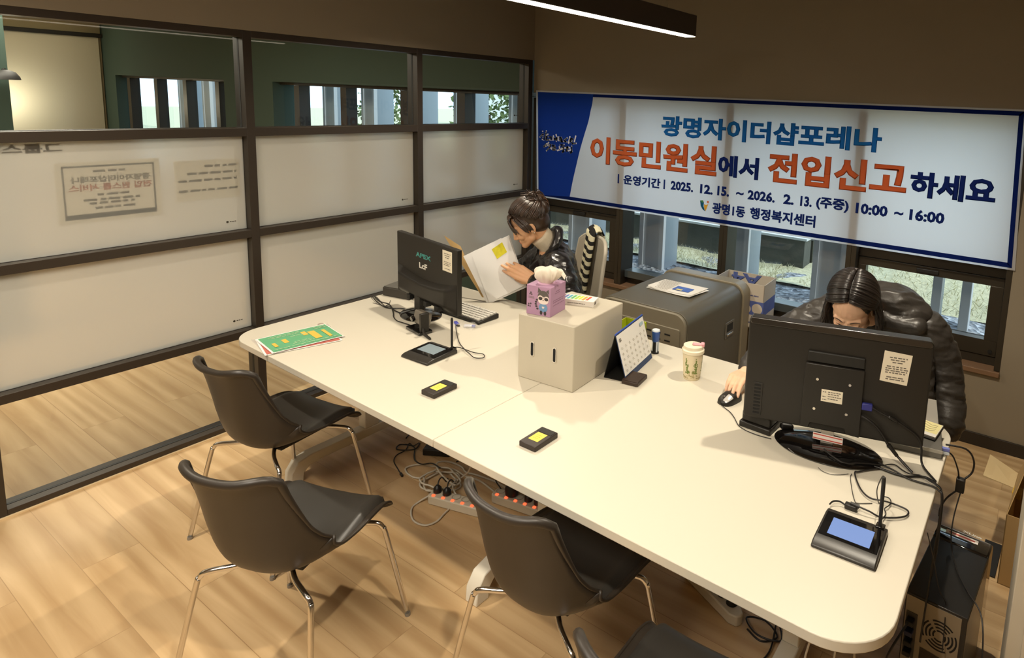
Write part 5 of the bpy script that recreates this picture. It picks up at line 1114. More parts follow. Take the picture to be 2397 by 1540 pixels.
def paper_stack():
    pts = []
    specs = [(0.000, 4, -1.765, 3.26), (0.003, 1, -1.75, 3.255), (0.006, 6, -1.76, 3.27)]
    labs = ['bottom printed sheet of the fanned papers on the grey cabinet', 'middle sheet of the fanned papers on the grey cabinet', 'top printed sheet with a blue photo block on the grey cabinet']
    for k, ((dz, rz, x, y), lab) in enumerate(zip(specs, labs)):
        t = thing('printed_sheet', lab, 'paper', (x, y, zt_ + 0.001 + dz), math.radians(rz - 6), 'fanned papers on the grey cabinet')
        put(MB().grid(lambda u, v: (-0.15 + 0.30 * u, -0.105 + 0.21 * v, 0.002 + 0.010 * (abs(2 * u - 1) ** 3) * (1 - v) * (1 if k else 0.2)), 16, 8), 'sheet', PAPER, t, smooth=180)
        if k == 2:
            put(MB().quad((-0.01, -0.06, 0.0055), (0.10, -0.06, 0.0055), (0.10, 0.02, 0.0055), (-0.01, 0.02, 0.0055)), 'photo_print', M('photo_blue', '#3f5fae', 0.5, noise=(30, 0.5)), t, smooth=0)
            put(MB().quad((0.01, -0.055, 0.0058), (0.05, -0.055, 0.0058), (0.05, -0.03, 0.0058), (0.01, -0.03, 0.0058)), 'photo_print', M('photo_yellow', '#d6c67a', 0.5), t, smooth=0)
            b = MB()
            for i in range(9):
                g_ = dashes(-0.095, 0.095, 0, 0.004, 0, gap=0.004, seed=i, word=(0.008, 0.02)); xx = -0.135 + i * 0.013
                b.add([(xx + v[1], v[0], 0.0056) for v in g_.v], g_.f)
            put(b, 'text_lines', M('print_light', '#a59c8d', 0.7), t, smooth=0, fix=False)
paper_stack()
ab = thing('paper_carton', 'white open carton with blue A4 lettering and a blue band standing behind the grey cabinet', 'box', (-1.545, 3.80, 0.45), math.radians(3))
PB = M('carton_white', '#b9afa0', 0.75); BLB = M('carton_blue', '#4c5a94', 0.7)
x0, x1, y0, y1, h = -0.165, 0.165, -0.13, 0.10, 0.285
for nm_, b in (('front_wall', MB().box(x0, x1, y0, y0 + 0.004, 0, h)), ('back_wall', MB().box(x0, x1, y1 - 0.004, y1, 0, h)), ('side_wall', MB().box(x0, x0 + 0.004, y0, y1, 0, h)), ('side_wall', MB().box(x1 - 0.004, x1, y0, y1, 0, h)), ('bottom', MB().box(x0, x1, y0, y1, 0, 0.004))): put(b, nm_, PB, ab)
band = put(MB().quad((x0, y0 - 0.0006, 0.085), (x1, y0 - 0.0006, 0.085), (x1, y0 - 0.0006, 0.175), (x0, y0 - 0.0006, 0.175)), 'blue_band', BLB, ab, smooth=0)
dd = MB()
for cx_, cz_, r in ((0.06, 0.120, 0.026), (0.125, 0.128, 0.034), (-0.02, 0.125, 0.03)): fxz(dd, [(x, max(z_, 0.10)) for x, z_ in disc(cx_, cz_, r, r, 24)], y0 - 0.0009)
put(dd, 'band_print', PB, band, smooth=0, fix=False)
put(MB().quad((x1 + 0.0006, y0, 0.085), (x1 + 0.0006, y1, 0.085), (x1 + 0.0006, y1, 0.175), (x1 + 0.0006, y0, 0.175)), 'blue_band', M('carton_blue_side', '#4c5a94', 0.7, noise=(12, 0.25)), ab, smooth=0)
print_lines('small_print', [(0.06, 0.13, 0.205), (0.03, 0.045, 0.035), (0.065, 0.09, 0.030), (0.11, 0.14, 0.035)], M('print_blue_grey', '#54557a', 0.7), ab, BACK(0, 0, y0 - 0.0008), h=0.008, word=(0.008, 0.03), gap=0.005)
flat_text('lettering', 'A4', 0.21, 0.075, 0.004, Matrix.Translation((0.07, y1 - 0.0048, h - 0.006)) @ RXZ @ Matrix.Rotation(PI, 4, 'Z'), BLB, ab)
# ------------------------------------------------------------------ people
from mathutils.bvhtree import BVHTree
def remesh(mb, voxel, smooth=3, disp=None):
    me = mb.mesh('tmp'); o = bpy.data.objects.new('tmp', me); C.objects.link(o)
    m = o.modifiers.new('r', 'REMESH'); m.mode = 'VOXEL'; m.voxel_size = voxel; m.use_smooth_shade = True
    if smooth:
        s = o.modifiers.new('s', 'SMOOTH'); s.factor = 0.5; s.iterations = smooth
    dg = bpy.context.evaluated_depsgraph_get(); out = bpy.data.meshes.new_from_object(o.evaluated_get(dg))
    bpy.data.objects.remove(o); bpy.data.meshes.remove(me)
    if disp:
        nn = [v.normal.copy() for v in out.vertices]
        for v, n in zip(out.vertices, nn): v.co = v.co + n * disp(v.co)
        out.update()
    out.materials.clear(); return out
def body_obj(name, mb, voxel, mat, parent, smooth=3, disp=None, origin=(0, 0, 0)):
    me = remesh(mb, voxel, smooth, disp); me.transform(Matrix.Translation(-V(origin))); me.name = name
    return link(name, me, mat, parent, smooth=180)
from mathutils import noise as mnoise
def wr(amp, sc_, stretch=(1, 1, 1), ridge=False):
    def f(p):
        n = mnoise.noise(V((p.x * sc_ * stretch[0], p.y * sc_ * stretch[1], p.z * sc_ * stretch[2])))
        return amp * ((1 - 2 * abs(n)) if ridge else n)
    return f
class Frame:
    def __init__(s, o, f, u):
        s.o = V(o); s.f = V(f).normalized(); s.l = V(u).cross(s.f).normalized(); s.u = s.f.cross(s.l).normalized()
    def p(s, f, l, u): return s.o + s.f * f + s.l * l + s.u * u
    def rot(s): return Matrix((s.f, s.l, s.u)).transposed()
def head_shapes(b, F):
    R = F.rot(); E = lambda c, r, rr_=None: b.ell(F.p(*c), r, R if rr_ is None else rr_, 24, 16)
    E((-0.012, 0, 0.035), (0.096, 0.076, 0.090)); E((0.028, 0, -0.012), (0.062, 0.066, 0.075)); E((0.034, 0, -0.055), (0.052, 0.054, 0.048))
    b.caps(F.p(0.020, 0.045, -0.068), 0.022, F.p(0.070, 0.010, -0.095), 0.017); b.caps(F.p(0.020, -0.045, -0.068), 0.022, F.p(0.070, -0.010, -0.095), 0.017)
    b.ell(F.p(0.072, 0, -0.094), (0.020, 0.022, 0.017), R)
    for s in (-1, 1):
        b.ell(F.p(0.060, s * 0.036, -0.036), (0.026, 0.024, 0.024), R)          # cheeks
        b.caps(F.p(0.080, s * 0.012, 0.018), 0.010, F.p(0.070, s * 0.044, 0.016), 0.010)   # brow ridge
        b.ell(F.p(0.0755, s * 0.031, -0.002), (0.0125, 0.015, 0.0105), R)       # lidded eye
        b.ell(F.p(-0.008, s * 0.074, -0.016), (0.019, 0.007, 0.030), R)         # ear
        b.ell(F.p(-0.002, s * 0.077, -0.030), (0.010, 0.006, 0.012), R)
        b.ell(F.p(0.090, s * 0.011, -0.043), (0.010, 0.0075, 0.007), R)         # nostril wing
    b.caps(F.p(0.084, 0, 0.006), 0.0075, F.p(0.100, 0, -0.036), 0.0100)          # nose
    b.ell(F.p(0.101, 0, -0.038), (0.0105, 0.0105, 0.0095), R)
    b.caps(F.p(0.083, 0.014, -0.064), 0.0068, F.p(0.087, -0.014, -0.064), 0.0068); b.caps(F.p(0.082, 0.011, -0.073), 0.0070, F.p(0.084, -0.011, -0.073), 0.0070)
def hand_shapes(b, W, a, n, side, curl=(0.5, 0.6, 0.5), spread=0.012, thumb=(0.7, 0.75, -0.35), k=1.0, per=None):
    """side=+1: the thumb lies towards n x a ... returns fingertip points"""
    a = V(a).normalized(); n = V(n); n = (n - a * n.dot(a)).normalized(); s = a.cross(n) * side; W = V(W)
    tips = []
    for i, (off, la, sg) in enumerate(((0.030, 0.086, (0.040, 0.025, 0.021)), (0.010, 0.090, (0.045, 0.029, 0.022)), (-0.010, 0.085, (0.041, 0.026, 0.021)), (-0.029, 0.076, (0.032, 0.020, 0.019)))):
        off *= k; kn = W + a * la * k + s * off
        b.caps(W + s * off * 0.55 + a * 0.004, 0.0165 * k, kn, 0.0118 * k)
        b.caps(W + s * off * 0.75 + a * 0.04 * k + n * 0.002, 0.0135 * k, kn, 0.0112 * k)
        d0 = (a + s * off * spread * 18).normalized(); ang = 0.0; p = kn; r = 0.0096 * k
        cu = per[i] if per else curl
        for j, L in enumerate(sg):
            ang += cu[j]
            d = (d0 * math.cos(ang) - n * math.sin(ang)).normalized(); q = p + d * L * k
            b.caps(p, r, q, r * 0.90); p = q; r *= 0.90
        tips.append(p)
    tb_ = W + a * 0.022 * k + s * 0.022 * k - n * 0.004; d = (a * thumb[0] + s * thumb[1] + n * thumb[2]).normalized()
    b.caps(W + s * 0.012 * k, 0.017 * k, tb_ + d * 0.035 * k, 0.0125 * k); p = tb_ + d * 0.035 * k
    d2 = (d + a * 0.5 - s * 0.25).normalized(); q = p + d2 * 0.030 * k; b.caps(p, 0.0115 * k, q, 0.0100 * k)
    d3 = (d2 + a * 0.35 - n * 0.15).normalized(); b.caps(q, 0.0100 * k, q + d3 * 0.023 * k, 0.0082 * k)
    return tips
SKIN = M('skin', '#d2a27c', 0.5, spec=0.35, noise=(25, 0.05)); SKIN2 = M('skin_fair', '#dfb495', 0.5, spec=0.35, noise=(25, 0.04))
for m_ in (SKIN, SKIN2):
    bs_ = m_.node_tree.nodes['Principled BSDF']; bs_.inputs['Subsurface Weight'].default_value = 0.12; bs_.inputs['Subsurface Radius'].default_value = (0.02, 0.008, 0.004); bs_.inputs['Subsurface Scale'].default_value = 0.4
def hair_mat(name, col):
    m = M(name, col, 0.36, spec=0.6); N = m.node_tree.nodes; L = m.node_tree.links; b = N['Principled BSDF']
    c = hx(col); gi = N.new('ShaderNodeNewGeometry'); rp = N.new('ShaderNodeValToRGB'); L.new(gi.outputs['Random Per Island'], rp.inputs[0])
    rp.color_ramp.elements[0].color = (*[x * 0.55 for x in c], 1); rp.color_ramp.elements[1].color = (*[min(1, x * 1.9) for x in c], 1)
    L.new(rp.outputs[0], b.inputs['Base Color'])
    return m
HAIRB, HAIRK = hair_mat('hair_brown', '#33241a'), hair_mat('hair_black', '#1c1613')
NYL = M('black_nylon', '#1d1b1c', 0.26, spec=0.6, bump=(28, 0.35)); NYM = M('charcoal_nylon', '#383430', 0.40, spec=0.5, bump=(26, 0.35))
KNIT = M('cream_knit', '#cfc2ab', 0.85, bump=(260, 0.25)); TROU = M('dark_trousers', '#1e1d20', 0.8); LASH = M('lash', '#1d1512', 0.6); LIP = M('lip', '#b06a5c', 0.45); LIP2 = M('lip_pink', '#c47a70', 0.45)
def surf(bvh, F, l, u, off=0.0012):
    o = F.p(0.30, l, u); h = bvh.ray_cast(o, -F.f)
    return (h[0] + F.f * off) if h[0] is not None else F.p(0.09, l, u)
def face_marks(root, F, bm_, org, lip, brow_in=0.014):
    bv = BVHTree.FromPolygons([v.co + V(org) for v in bm_.vertices], [tuple(p.vertices) for p in bm_.polygons])
    sh = Matrix.Translation(-V(org))
    for s in (-1, 1):
        ln = [surf(bv, F, s * (0.016 + 0.030 * t), -0.0075 - 0.006 * math.sin(PI * t) + 0.002 * t) for t in [i / 8 for i in range(9)]]
        MB().tube(ln, [0.0008, .0011, .0013, .0014, .0015, .0015, .0014, .0012, 0.0007], 6).xf(sh).build('eyelash', LASH, root)
        cr2 = [surf(bv, F, s * (0.017 + 0.028 * t), 0.0035 + 0.003 * math.sin(PI * t), 0.0002) for t in [i / 6 for i in range(7)]]
        MB().tube(cr2, 0.0006, 6).xf(sh).build('eyelid_crease', M('lid_shade', '#a97a5c', 0.6), root)
        br = [surf(bv, F, s * (brow_in + 0.036 * t), 0.019 + 0.005 * math.sin(PI * t * 0.8) - 0.003 * t) for t in [i / 8 for i in range(9)]]
        MB().tube(br, [0.0014, .0020, .0022, .0022, .0020, .0018, .0014, .0010, 0.0006], 6).xf(sh).build('eyebrow', M('brow', '#3a2a20', 0.7), root)
        MB().ell(surf(bv, F, s * 0.006, -0.0465, -0.0008), (0.0030, 0.0022, 0.0020), F.rot(), 10, 6).xf(sh).build('nostril', M('nostril_dark', '#5a3428', 0.8), root)
    for uu, hh in ((-0.0640, 0.0036), (-0.0725, 0.0042)):
        pts = [surf(bv, F, l, uu + (0.0016 * math.cos(l * 130) if uu > -0.07 else -0.0006 + 0.001 * abs(l) * 60), -0.0012) for l in [-0.019 + 0.0019 * i for i in range(21)]]
        MB().tube(pts, [hh * max(0.15, math.sin(PI * i / 20) ** 0.6) for i in range(21)], 8).xf(sh).build('lip', lip, root)
def sleeve(b, pts, r0, r1, pitch=0.055, puff=0.10):
    path = cr(pts, 14); L = [0.0]
    for i in range(1, len(path)): L.append(L[-1] + (path[i] - path[i - 1]).length)
    rs = []
    for s in L:
        t = s / L[-1]; base = r0 + (r1 - r0) * t
        rs.append(base * (1 - puff + 2 * puff * abs(math.sin(PI * s / pitch)) ** 0.55))
    b.tube(path, rs, 24); b.ell(path[0], (r0,) * 3); b.ell(path[-1], (r1 * 0.93,) * 3, None, 16, 10)
    return b
def strandset(fn, n, r=0.0035, seed=1, seg=5):
    q = random.Random(seed); b = MB()
    for i in range(n):
        pts = fn(i / max(1, n - 1), q)
        m = len(pts); b.tube(pts, [r * (0.55 + 0.45 * math.sin(PI * min(0.95, 0.08 + j / (m - 1) * 0.9))) for j in range(m)], seg)
    return b
# ---- person reading papers (seated, turned to the left)
o1 = V((-2.30, 2.86, 0.0))
p1 = thing('person', 'seated person in a shiny black puffer jacket and cream turtleneck, hair clipped up, reading papers', 'person', o1)
f1 = V((-0.70, -0.71, 0)); l1 = V((0.71, -0.70, 0))
F1 = Frame((-2.338, 2.583, 1.150), (-0.60, -0.61, -0.50), (-0.345, -0.355, 0.866))
Cn = V((-2.262, 2.700, 1.005)); LS = V((-2.145, 2.610, 0.940)); RS = V((-2.385, 2.815, 0.940))
LE = V((-2.045, 2.565, 0.790)); LW = V((-2.250, 2.522, 0.868)); RE = V((-2.56, 2.77, 0.80)); RW = V((-2.61, 2.61, 0.83))
PV = V((-2.31, 2.865, 0.56))
dA, dB, dC, dD = V((-2.566, 2.382, 0.984)), V((-2.442, 2.537, 1.073)), V((-2.336, 2.559, 0.806)), V((-2.456, 2.410, 0.721))
dn = (dB - dA).cross(dD - dA).normalized(); dn = dn if dn.y < 0 else -dn
b = MB(); head_shapes(b, F1)
b.caps(F1.p(-0.025, 0, -0.055), 0.048, Cn, 0.052); b.caps(Cn - V((0, 0, 0.03)), 0.075, V((-2.29, 2.78, 0.80)), 0.095); b.caps(V((-2.29, 2.78, 0.80)), 0.095, PV, 0.115)
for S_, E_, W_1 in ((LS, LE, LW), (RS, RE, RW)): b.caps(Cn - V((0, 0, 0.04)), 0.055, S_, 0.045); b.caps(S_, 0.043, E_, 0.034); b.caps(E_, 0.034, W_1, 0.0235)
ka = (V((-2.395, 2.476, 0.925)) - LW).normalized()
hand_shapes(b, LW, ka, dn, -1, thumb=(0.75, 0.45, -0.75), k=1.06, per=[(-0.12, 0.55, 0.42), (-0.22, 0.50, 0.40), (-0.12, 0.52, 0.42), (0.05, 0.55, 0.45)])
hand_shapes(b, RW, (0.3, -0.6, 0.55), (-0.7, 0.1, 0.6), 1, curl=(0.3, 0.4, 0.3))
for s, kx in ((0.085, 0), (-0.085, 0)):
    hip = PV + l1 * s - V((0, 0, 0.05)); kn = hip + f1 * 0.40 + V((0, 0, 0.0)); ft = kn - f1 * 0.02 - V((0, 0, 0.44))
    b.caps(hip, 0.078, kn, 0.052); b.caps(kn, 0.052, ft + V((0, 0, 0.04)), 0.036); b.caps(ft + V((0, 0, 0.035)) - f1 * 0.02, 0.034, ft + f1 * 0.15 + V((0, 0, 0.03)), 0.028)
bo1 = body_obj('body', b, 0.0036, SKIN, p1, 2, None, o1)
face_marks(p1, F1, bo1.data, o1, LIP)
MB().tube(cr([Cn + V((0.002, 0.004, -0.012)), Cn * 0.6 + F1.p(-0.022, 0, -0.07) * 0.4, F1.p(-0.020, 0, -0.082)], 6), [0.066] + [0.061] * 11 + [0.055], 28).xf(Matrix.Translation(-o1)).build('turtleneck', KNIT, p1, bevel=0.006)
MB().tube([LW - (LW - LE).normalized() * 0.028, LW - (LW - LE).normalized() * 0.004], [0.034, 0.032], 20).xf(Matrix.Translation(-o1)).build('cuff', KNIT, p1, bevel=0.004)
j = MB(); spn = [Cn + V((0.010, 0.02, -0.06)), V((-2.275, 2.755, 0.87)), V((-2.295, 2.82, 0.73)), PV + V((0, 0, 0.02))]
path = cr(spn, 10)
for i, p in enumerate(path):
    t = i / (len(path) - 1); w_ = 0.150 + 0.03 * t; d_ = 0.105 + 0.035 * t; pf = 0.94 + 0.08 * abs(math.sin(PI * t * 4.5)) ** 0.6
    j.ell(p, (d_ * pf, w_ * pf, 0.055), Matrix((f1, l1, V((0, 0, 1)))).transposed(), 22, 10)
j.caps(Cn + V((0.012, 0.02, -0.05)), 0.085, LS, 0.070); j.caps(Cn + V((0.012, 0.02, -0.05)), 0.085, RS, 0.070)
sleeve(j, [LS + V((0, 0, 0.005)), (LS + LE) / 2 + V((0.022, -0.008, 0.0)), LE, (LE + LW) / 2 + V((0, 0, -0.012)), LW - (LW - LE).normalized() * 0.03], 0.072, 0.046, 0.075, 0.06)
sleeve(j, [RS, (RS + RE) / 2, RE, (RE + RW) / 2, RW - (RW - RE).normalized() * 0.03], 0.072, 0.046, 0.075, 0.06)
body_obj('jacket', j, 0.007, NYL, p1, 2, lambda p: wr(0.006, 13, (1, 1, 1.5), True)(p) + wr(0.0035, 28, (0.7, 0.7, 1.8), True)(p), o1)
cl_b = MB(); axn = (F1.p(-0.02, 0, -0.08) - Cn).normalized(); e1 = axn.orthogonal().normalized(); e1 = (f1 - axn * f1.dot(axn)).normalized(); e2 = axn.cross(e1)
ring = []
for i in range(29):
    a = math.radians(38 + 284 * i / 28); h = 0.020 + 0.030 * (1 - abs(math.cos(a / 2))) ; ring.append(Cn + e1 * 0.088 * math.cos(a) + e2 * 0.084 * math.sin(a) + axn * (h + 0.012 * math.cos(a) * -1))
cl_b.tube(ring, [0.018 + 0.010 * math.sin(PI * i / 28) for i in range(29)], 16); cl_b.ell(ring[0], (0.018,) * 3); cl_b.ell(ring[-1], (0.018,) * 3)
for e_ in (ring[0], ring[-1]): cl_b.caps(e_, 0.020, Cn + f1 * 0.098 - V((0, 0, 0.11)) + (e_ - Cn) * 0.15, 0.022)
body_obj('collar', cl_b, 0.006, NYL, p1, 2, wr(0.004, 30), o1)
MB().tube([Cn + f1 * 0.115 - V((0, 0, 0.06)), Cn + f1 * 0.128 - V((0, 0, 0.22))], 0.004, 8).xf(Matrix.Translation(-o1)).build('zip', GASKET, p1)
tq = MB()
for s in (0.085, -0.085):
    hip = PV + l1 * s - V((0, 0, 0.05)); kn = hip + f1 * 0.40; ft = kn - f1 * 0.02 - V((0, 0, 0.44)); tq.caps(hip, 0.092, kn, 0.068); tq.caps(kn, 0.068, ft + V((0, 0, 0.09)), 0.055)
body_obj('trousers', tq, 0.009, TROU, p1, 2, None, o1)
# hair: a cap, strands drawn back to a loose twist held by a claw clip, a fringe
R1 = F1.rot(); hcap = MB(); hcap.ell(F1.p(-0.020, 0, 0.042), (0.098, 0.083, 0.093), R1, 28, 18); hcap.ell(F1.p(-0.050, 0, -0.005), (0.070, 0.074, 0.075), R1, 24, 14)
bun = F1.p(-0.105, 0.0, 0.085)
hcap.ell(bun, (0.045, 0.042, 0.050), R1); hcap.ell(F1.p(-0.115, 0.012, 0.045), (0.034, 0.034, 0.045), R1); hcap.ell(F1.p(-0.082, -0.01, 0.125), (0.030, 0.030, 0.028), R1)
hm = remesh(hcap, 0.005, 2)
def onhead(d, k=1.0):      # direction (f,l,u) -> point just over the hair cap
    d = V(d).normalized(); r = V((0.103 * k, 0.088 * k, 0.099 * k)); t = 1.0 / math.sqrt((d.x / r.x) ** 2 + (d.y / r.y) ** 2 + (d.z / r.z) ** 2)
    return F1.p(-0.020 + d.x * t, d.y * t, 0.042 + d.z * t)
def slerp(a, b_, t):
    a, b_ = V(a).normalized(), V(b_).normalized(); om = math.acos(max(-1, min(1, a.dot(b_))))
    return (a * math.sin((1 - t) * om) + b_ * math.sin(t * om)) / math.sin(om) if om > 1e-4 else a
def st1(t, q):
    a = -1.0 + 2.0 * t     # -1..1 around the hairline from one nape to the other, over the forehead
    th = a * PI * 0.80
    d = V((math.cos(th) * 0.9, math.sin(th), 0.10 + 0.62 * max(0, math.cos(th)) - 0.45 * max(0, -math.cos(th) + 0.25))) + V((q.uniform(-.05, .05), q.uniform(-.05, .05), q.uniform(-.05, .10)))
    e = V((-0.95 + q.uniform(-.1, .1), q.uniform(-.18, .18), 0.55 + q.uniform(-.15, .15))); k = q.uniform(0.985, 1.035)
    pts = [onhead(slerp(d, e, i / 11), k + 0.03 * math.sin(PI * i / 11)) for i in range(12)]
    return pts[:-1] + [pts[-1].lerp(bun, 0.6)]
hs1 = strandset(st1, 260, 0.0042, 3)
def fringe(t, q):
    s = -0.055 + 0.115 * t; z0 = 0.105 - 0.02 * abs(s) / 0.06
    return [F1.p(0.052 + 0.0 * s, s * 0.7, z0), F1.p(0.082, s * 0.9, 0.082), F1.p(0.092 - 2.2 * s * s, s * 1.05, 0.045), F1.p(0.092 - 5 * s * s, s * 1.15 + q.uniform(-.004, .004), 0.012 + q.uniform(-.012, .012)), F1.p(0.088 - 6 * s * s, s * 1.25 + q.uniform(-.006, .006), -0.006 + q.uniform(-.018, .014))]
hs1.v, hs1.f = hs1.v, hs1.f
fr_ = strandset(lambda t, q: cr(fringe(t, q), 3), 46, 0.0040, 5); hs1.add(fr_.v, fr_.f)
def lock(t, q):            # soft side lock in front of the ear
    x = 0.030 - 0.045 * t + q.uniform(-.004, .004)
    return cr([F1.p(x + 0.03, 0.060, 0.075), F1.p(x + 0.015, 0.082, 0.030), F1.p(x + 0.006, 0.083, 0.0), F1.p(x + 0.002, 0.081, -0.012 - 0.02 * q.random())], 4)
lk = strandset(lock, 26, 0.0040, 7); hs1.add(lk.v, lk.f)
def curl(t, q):
    a = t * 2 * PI; c = F1.p(-0.105 + q.uniform(-.02, .02), q.uniform(-.025, .025), 0.085 + q.uniform(-.04, .055)); r = q.uniform(0.018, 0.034); ax = V((q.gauss(0, 1), q.gauss(0, 1), q.gauss(0, 1))).normalized(); u_ = ax.orthogonal().normalized(); v_ = ax.cross(u_)
    return [c + u_ * r * math.cos(a + k * 0.5) + v_ * r * math.sin(a + k * 0.5) for k in range(10)]
ck = strandset(curl, 46, 0.0034, 9); hs1.add(ck.v, ck.f)
def up(t, q): return cr([bun, F1.p(-0.085 + q.uniform(-.02, .02), q.uniform(-.03, .03), 0.130), F1.p(-0.070 + q.uniform(-.03, .03), q.uniform(-.04, .04), 0.150 + 0.02 * q.random())], 4)
uk = strandset(up, 16, 0.0028, 11); hs1.add(uk.v, uk.f)
hair1 = join_me('hair', [(hm, Matrix.Identity(4)), (hs1.mesh('s'), Matrix.Identity(4))]); hair1.transform(Matrix.Translation(-o1)); hair_o = link('hair', hair1, HAIRB, p1, smooth=180)
clp = MB()
for k in range(5): clp.tube(cr([F1.p(-0.128, 0.02 - 0.01 * k, 0.10), F1.p(-0.150, 0.022 - 0.011 * k, 0.075), F1.p(-0.146, 0.022 - 0.011 * k, 0.045), F1.p(-0.120, 0.02 - 0.01 * k, 0.028)], 4), 0.0032, 6)
clp.tube([F1.p(-0.140, 0.03, 0.098), F1.p(-0.136, -0.03, 0.098)], 0.005, 8); clp.xf(Matrix.Translation(-o1)).build('hair_clip', M('tortoise_clip', '#4a2d1c', 0.25), p1)
MB().ell(F1.p(-0.008, 0.083, -0.043), (0.003, 0.003, 0.003)).xf(Matrix.Translation(-o1)).build('earring', SCRW, p1)

# ---- the papers held up, and the folder behind them
def held(name, label, cat, c4, mat, bend=0.012, off=0.0, group=None, th=0.0):
    a, b_, c_, d_ = [V(p) + dn * off for p in c4]; t = thing(name, label, cat, d_, 0, group)
    def fn(u, v):
        p = (a * (1 - u) + b_ * u) * (1 - v) + (d_ * (1 - u) + c_ * u) * v
        return p + dn * bend * (math.sin(PI * u) * 0.6 + math.sin(PI * v) * 0.3) - d_
    o = MB().grid(fn, 16, 16).build('sheet', mat, t, smooth=180)
    return t, fn, d_
WP = cloth_mat('white_paper_held', '#f3f1ee', 0.12)
t1_, fn1, od = held('paper_sheet', 'front white sheet with a yellow sticky note held up by the reading person', 'paper', (dA, dB, dC, dD), WP, 0.010, 0.004, 'papers held by the reading person')
sq = MB(); 
sq.add([fn1(u, v) + dn * 0.0015 for u, v in ((0.50, 0.10), (0.80, 0.06), (0.84, 0.27), (0.55, 0.31))], [(0, 1, 2, 3)]); sq.build('sticky_note', M('sticky_yellow', '#d3c81e', 0.6, noise=(60, 0.25)), t1_, smooth=0)
ee, ff = (dB - dA).normalized(), (dD - dA).normalized()
held('paper_sheet', 'second white sheet fanned out behind the front sheet with the sticky note', 'paper', (dA - ee * 0.045 - ff * 0.002, dB - ee * 0.04 - ff * 0.006, dC - ee * 0.03 + ff * 0.012, dD - ee * 0.012 + ff * 0.006), WP, 0.010, -0.002, 'papers held by the reading person')
held('paper_sheet', 'rearmost white sheet fanned out furthest right behind the sticky note sheet', 'paper', (dA + ee * 0.012 - ff * 0.004, dB + ee * 0.006 - ff * 0.002, dC + ee * 0.008 + ff * 0.014, dD + ee * 0.004 + ff * 0.008), WP, 0.010, -0.006, 'papers held by the reading person')
held('manila_folder', 'open tan folder leaf standing left behind the held papers', 'folder', (V((-2.775, 2.372, 1.052)), V((-2.66, 2.39, 1.005)), V((-2.485, 2.40, 0.745)), V((-2.505, 2.405, 0.74))), cloth_mat('manila', '#d3b079', 0.1), 0.006, -0.014)

# ---- office chair behind the reading person, striped scarf on it
oc = thing('office_chair', 'pale grey office chair behind the reading person, its back showing at their right shoulder', 'chair', (-2.425, 2.965, 0), math.radians(150))
OCG = M('office_grey', '#a59d8d', 0.6, bump=(300, 0.1)); 
def ocb(u, v):
    x = (u * 2 - 1) * (0.225 - 0.025 * v) ; z = 0.56 + 0.42 * v - 0.05 * abs(2 * u - 1) ** 5 * v ** 2; return (x, -0.205 - 0.055 * v + 0.045 * abs(2 * u - 1) ** 2, z)
ob = MB().grid(ocb, 24, 20).build('backrest', OCG, oc, smooth=180); md = ob.modifiers.new('t', 'SOLIDIFY'); md.thickness = 0.022; md.offset = 0; bv_ = ob.modifiers.new('bevel', 'BEVEL'); bv_.width = 0.006; bv_.segments = 2
rim_ = [V(ocb(0, i / 20)) for i in range(21)] + [V(ocb(i / 24, 1)) for i in range(1, 24)] + [V(ocb(1, 1 - i / 20)) for i in range(21)]
MB().tube(rim_, 0.0125, 10).build('frame', M('office_rim', '#b9b2a3', 0.5), ob)
MB().prism(rrect(-0.235, 0.235, -0.22, 0.24, 0.07), 0.40, 0.455).build('seat', OCG, oc, bevel=0.015, seg=3)
MB().tube(cr([(0, -0.05, 0.39), (0, -0.20, 0.40), (0, -0.255, 0.50), (0, -0.245, 0.70)], 6), 0.02, 10).build('spine', DGR, oc)
MB().cyl((0, 0, 0.08), (0, 0, 0.40), 0.025).build('column', DGR, oc)
for k in range(5):
    a = 2 * PI * k / 5; lg = MB().tube([(0, 0, 0.10), (0.28 * math.cos(a), 0.28 * math.sin(a), 0.065)], [0.022, 0.014], 10).build('leg', DGR, oc)
    MB().cyl((0.28 * math.cos(a) - 0.012 * math.sin(a), 0.28 * math.sin(a) + 0.012 * math.cos(a), 0.028), (0.28 * math.cos(a) + 0.012 * math.sin(a), 0.28 * math.sin(a) - 0.012 * math.cos(a), 0.028), 0.028, seg=18).build('caster', GASKET, lg)
def stripe_mat():
    m = bpy.data.materials.new('striped_knit'); m.use_nodes = True; N = m.node_tree.nodes; L = m.node_tree.links; b_ = N['Principled BSDF']; b_.inputs['Roughness'].default_value = 0.9
    tc = N.new('ShaderNodeTexCoord'); sp_ = N.new('ShaderNodeSeparateXYZ'); L.new(tc.outputs['UV'], sp_.inputs[0])
    mt = N.new('ShaderNodeMath'); mt.operation = 'FRACT'; ml_ = N.new('ShaderNodeMath'); ml_.operation = 'MULTIPLY'; ml_.inputs[1].default_value = 12.0
    L.new(sp_.outputs['Y'], ml_.inputs[0]); L.new(ml_.outputs[0], mt.inputs[0]); gt = N.new('ShaderNodeMath'); gt.operation = 'GREATER_THAN'; gt.inputs[1].default_value = 0.5; L.new(mt.outputs[0], gt.inputs[0])
    mx = N.new('ShaderNodeMix'); mx.data_type = 'RGBA'; mx.inputs[6].default_value = (*hx('#14120f'), 1); mx.inputs[7].default_value = (*hx('#d9d3b4'), 1); L.new(gt.outputs[0], mx.inputs[0]); L.new(mx.outputs[2], b_.inputs['Base Color'])
    return m
scf = thing('scarf', 'black and cream striped scarf draped over the pale office chair\'s back', 'scarf', (-2.425, 2.965, 0), math.radians(150))
